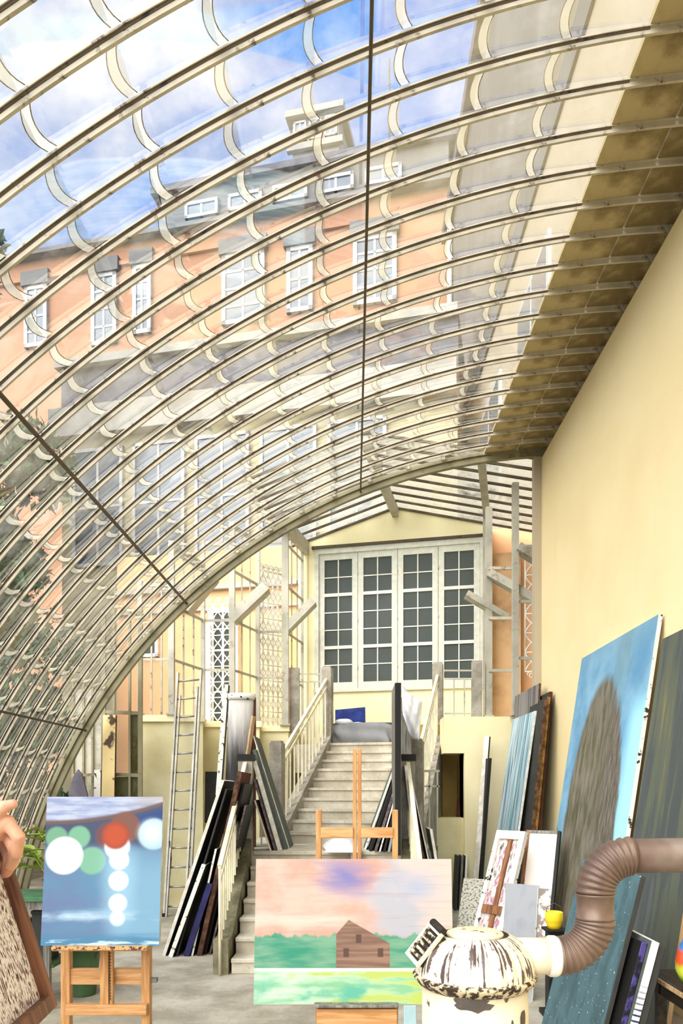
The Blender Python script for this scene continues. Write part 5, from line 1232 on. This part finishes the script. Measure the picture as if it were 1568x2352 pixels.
wr = P(-46, 1925, 1.27)
k = chain(2, [(-0.98, 0.93, 1.43), (-0.86, 1.08, 1.50), wr], [0.06, 0.042, 0.028])
pl = chain(k, [P(-22, 1902, 1.29)], [(0.030, 0.024)])
fingers = [([P(-8, 1862, 1.285), P(14, 1848, 1.283), P(34, 1845, 1.282)], [0.0135, 0.0115, 0.0095]),
           ([P(20, 1893, 1.285), P(43, 1925, 1.285), P(34, 1962, 1.30), P(20, 1985, 1.32)], [0.0165, 0.0145, 0.0125, 0.0105]),
           ([P(6, 1915, 1.305), P(28, 1948, 1.305), P(22, 1982, 1.32), P(10, 2002, 1.335)], [0.0155, 0.0135, 0.012, 0.010]),
           ([P(-8, 1935, 1.32), P(12, 1968, 1.325), P(8, 1998, 1.335), P(-2, 2014, 1.345)], [0.0145, 0.0125, 0.011, 0.0095]),
           ([P(-22, 1950, 1.33), P(-6, 1980, 1.335), P(-8, 2005, 1.345)], [0.013, 0.011, 0.009])]
k = chain(2, [(-1.32, 0.86, 1.42), (-1.40, 0.88, 1.16), (-1.36, 1.02, 0.94)], [0.06, 0.042, 0.03]); chain(k, [(-1.34, 1.07, 0.87), (-1.33, 1.09, 0.80)], [0.03, 0.018])
for s in (-1, 1):
    chain(0, [(-1.15 + s * 0.10, 0.85, 0.88), (-1.15 + s * 0.11, 0.86, 0.48), (-1.15 + s * 0.11, 0.84, 0.08), (-1.15 + s * 0.12, 0.98, 0.045)], [0.09, 0.06, 0.042, 0.035])
skin('body', pv, pe, pr_, M['skin'])
def joint(mb, pts, rs):                                # a finger: tapered, with rounded ends and slightly thicker joints
    q = []; rr = []
    for i in range(len(pts) - 1):
        for j in range(6):
            t_ = j / 6; q.append(pts[i].lerp(pts[i + 1], t_)); rr.append((rs[i] + (rs[i + 1] - rs[i]) * t_) * (1 - 0.07 * math.sin(math.pi * t_)))
    d_ = (pts[-1] - pts[-2]).normalized()
    for a in range(5): q.append(pts[-1] + d_ * rs[-1] * math.sin(a * 0.39)); rr.append(rs[-1] * math.cos(a * 0.39))
    mb.tube([v - Vector(pers.location) for v in q], rr, 14)
hb = MB(); wr2 = P(-52, 1934, 1.275)
KN = [P(16, 1889, 1.286), P(10, 1908, 1.305), P(1, 1927, 1.322), P(-10, 1944, 1.337)]
for kq in KN: joint(hb, [wr2.lerp(kq, -0.15), wr2.lerp(kq, 0.5), kq], [0.020, 0.0175, 0.0145])
joint(hb, [KN[0], P(43, 1923, 1.284), P(38, 1962, 1.300), P(23, 1990, 1.318)], [0.0140, 0.0122, 0.0108, 0.0088])
joint(hb, [KN[1], P(33, 1948, 1.303), P(29, 1983, 1.320), P(15, 2006, 1.335)], [0.0142, 0.0124, 0.0110, 0.0090])
joint(hb, [KN[2], P(20, 1968, 1.322), P(16, 2000, 1.336), P(4, 2018, 1.347)], [0.0138, 0.0118, 0.0104, 0.0086])
joint(hb, [KN[3], P(4, 1982, 1.338), P(2, 2006, 1.348), P(-8, 2020, 1.356)], [0.0124, 0.0104, 0.0092, 0.0078])
joint(hb, [P(-48, 1908, 1.268), P(-14, 1868, 1.270), P(12, 1852, 1.272), P(29, 1847, 1.273)], [0.0190, 0.0145, 0.0118, 0.0092])
hnd = hb.obj('hand', M['skin'], pers, fixn=True)
rm = hnd.modifiers.new('remesh', 'REMESH'); rm.mode = 'VOXEL'; rm.voxel_size = 0.0022; rm.use_smooth_shade = True
sm_ = hnd.modifiers.new('smooth', 'SMOOTH'); sm_.factor = 0.5; sm_.iterations = 4
cv = [(-1.15, 0.85, 0.90), (-1.15, 0.85, 1.18), (-1.15, 0.87, 1.40), (-0.97, 0.93, 1.43), (-0.86, 1.08, 1.50), wr.lerp(Vector((-0.86, 1.08, 1.5)), 0.10) + Vector((0.0, -0.012, -0.016)), (-1.33, 0.86, 1.42), (-1.41, 0.88, 1.16), (-1.365, 1.01, 0.96)]
skin('sweater', cv, [(0, 1), (1, 2), (2, 3), (3, 4), (4, 5), (2, 6), (6, 7), (7, 8)], [0.165, 0.15, 0.135, 0.085, 0.066, 0.052, 0.085, 0.062, 0.05], M['blackcloth'])
tv = [(-1.15, 0.85, 0.96)]; te = []; trd = [0.15]
for s in (-1, 1):
    b = len(tv); tv += [(-1.15 + s * 0.10, 0.85, 0.86), (-1.15 + s * 0.11, 0.86, 0.48), (-1.15 + s * 0.11, 0.84, 0.10)]; te += [(0, b), (b, b + 1), (b + 1, b + 2)]; trd += [0.105, 0.08, 0.065]
skin('trousers', tv, te, trd, M['charcoal'])
for s in (-1, 1):
    m = MB(); m.grid(lambda u, v: Vector((s * 0.11 + (v - 0.5) * 0.10 * (1 - 0.25 * (2 * u - 1) ** 2), -0.09 + 0.28 * u, 0.012 + 0.075 * math.sin(math.pi * v) * (1 - 0.5 * u))), 12, 10); o = m.obj('shoe', M['black'], pers); sd = o.modifiers.new('solid', 'SOLIDIFY'); sd.thickness = 0.012
m = MB(); m.lathe([(0.001, 0.115), (0.06, 0.10), (0.098, 0.045), (0.105, -0.02), (0.098, -0.075)], 24, 0, Matrix.Translation((0.02, 0.03, 1.715)), cap=False); o = m.obj('hair', M['brown_edge'], pers); sd = o.modifiers.new('solid', 'SOLIDIFY'); sd.thickness = 0.012
for s in (-1, 1):
    m = MB(); m.lathe([(0.001, -0.010), (0.009, -0.006), (0.011, 0), (0.009, 0.006), (0.001, 0.010)], 12, 0, Matrix.Translation((0.02 + s * 0.033, 0.135, 1.675))); m.obj('eye', M['charcoal'], pers)
    m = MB(); m.lathe([(0.001, -0.03), (0.012, -0.015), (0.016, 0.01), (0.008, 0.03)], 10, 0, Matrix.Translation((0.02 + s * 0.09, 0.05, 1.67))); m.obj('ear', M['skin'], pers)
m = MB(); m.lathe([(0.014, -0.02), (0.008, 0.01), (0.002, 0.03)], 10, 0, Matrix.Translation((0.02, 0.143, 1.655))); m.obj('nose', M['skin'], pers)
m = MB(); m.tube([(0.0, 0.130, 1.617), (0.02, 0.137, 1.615), (0.04, 0.130, 1.617)], 0.005, 6); m.obj('mouth', M['pink_edge'], pers)
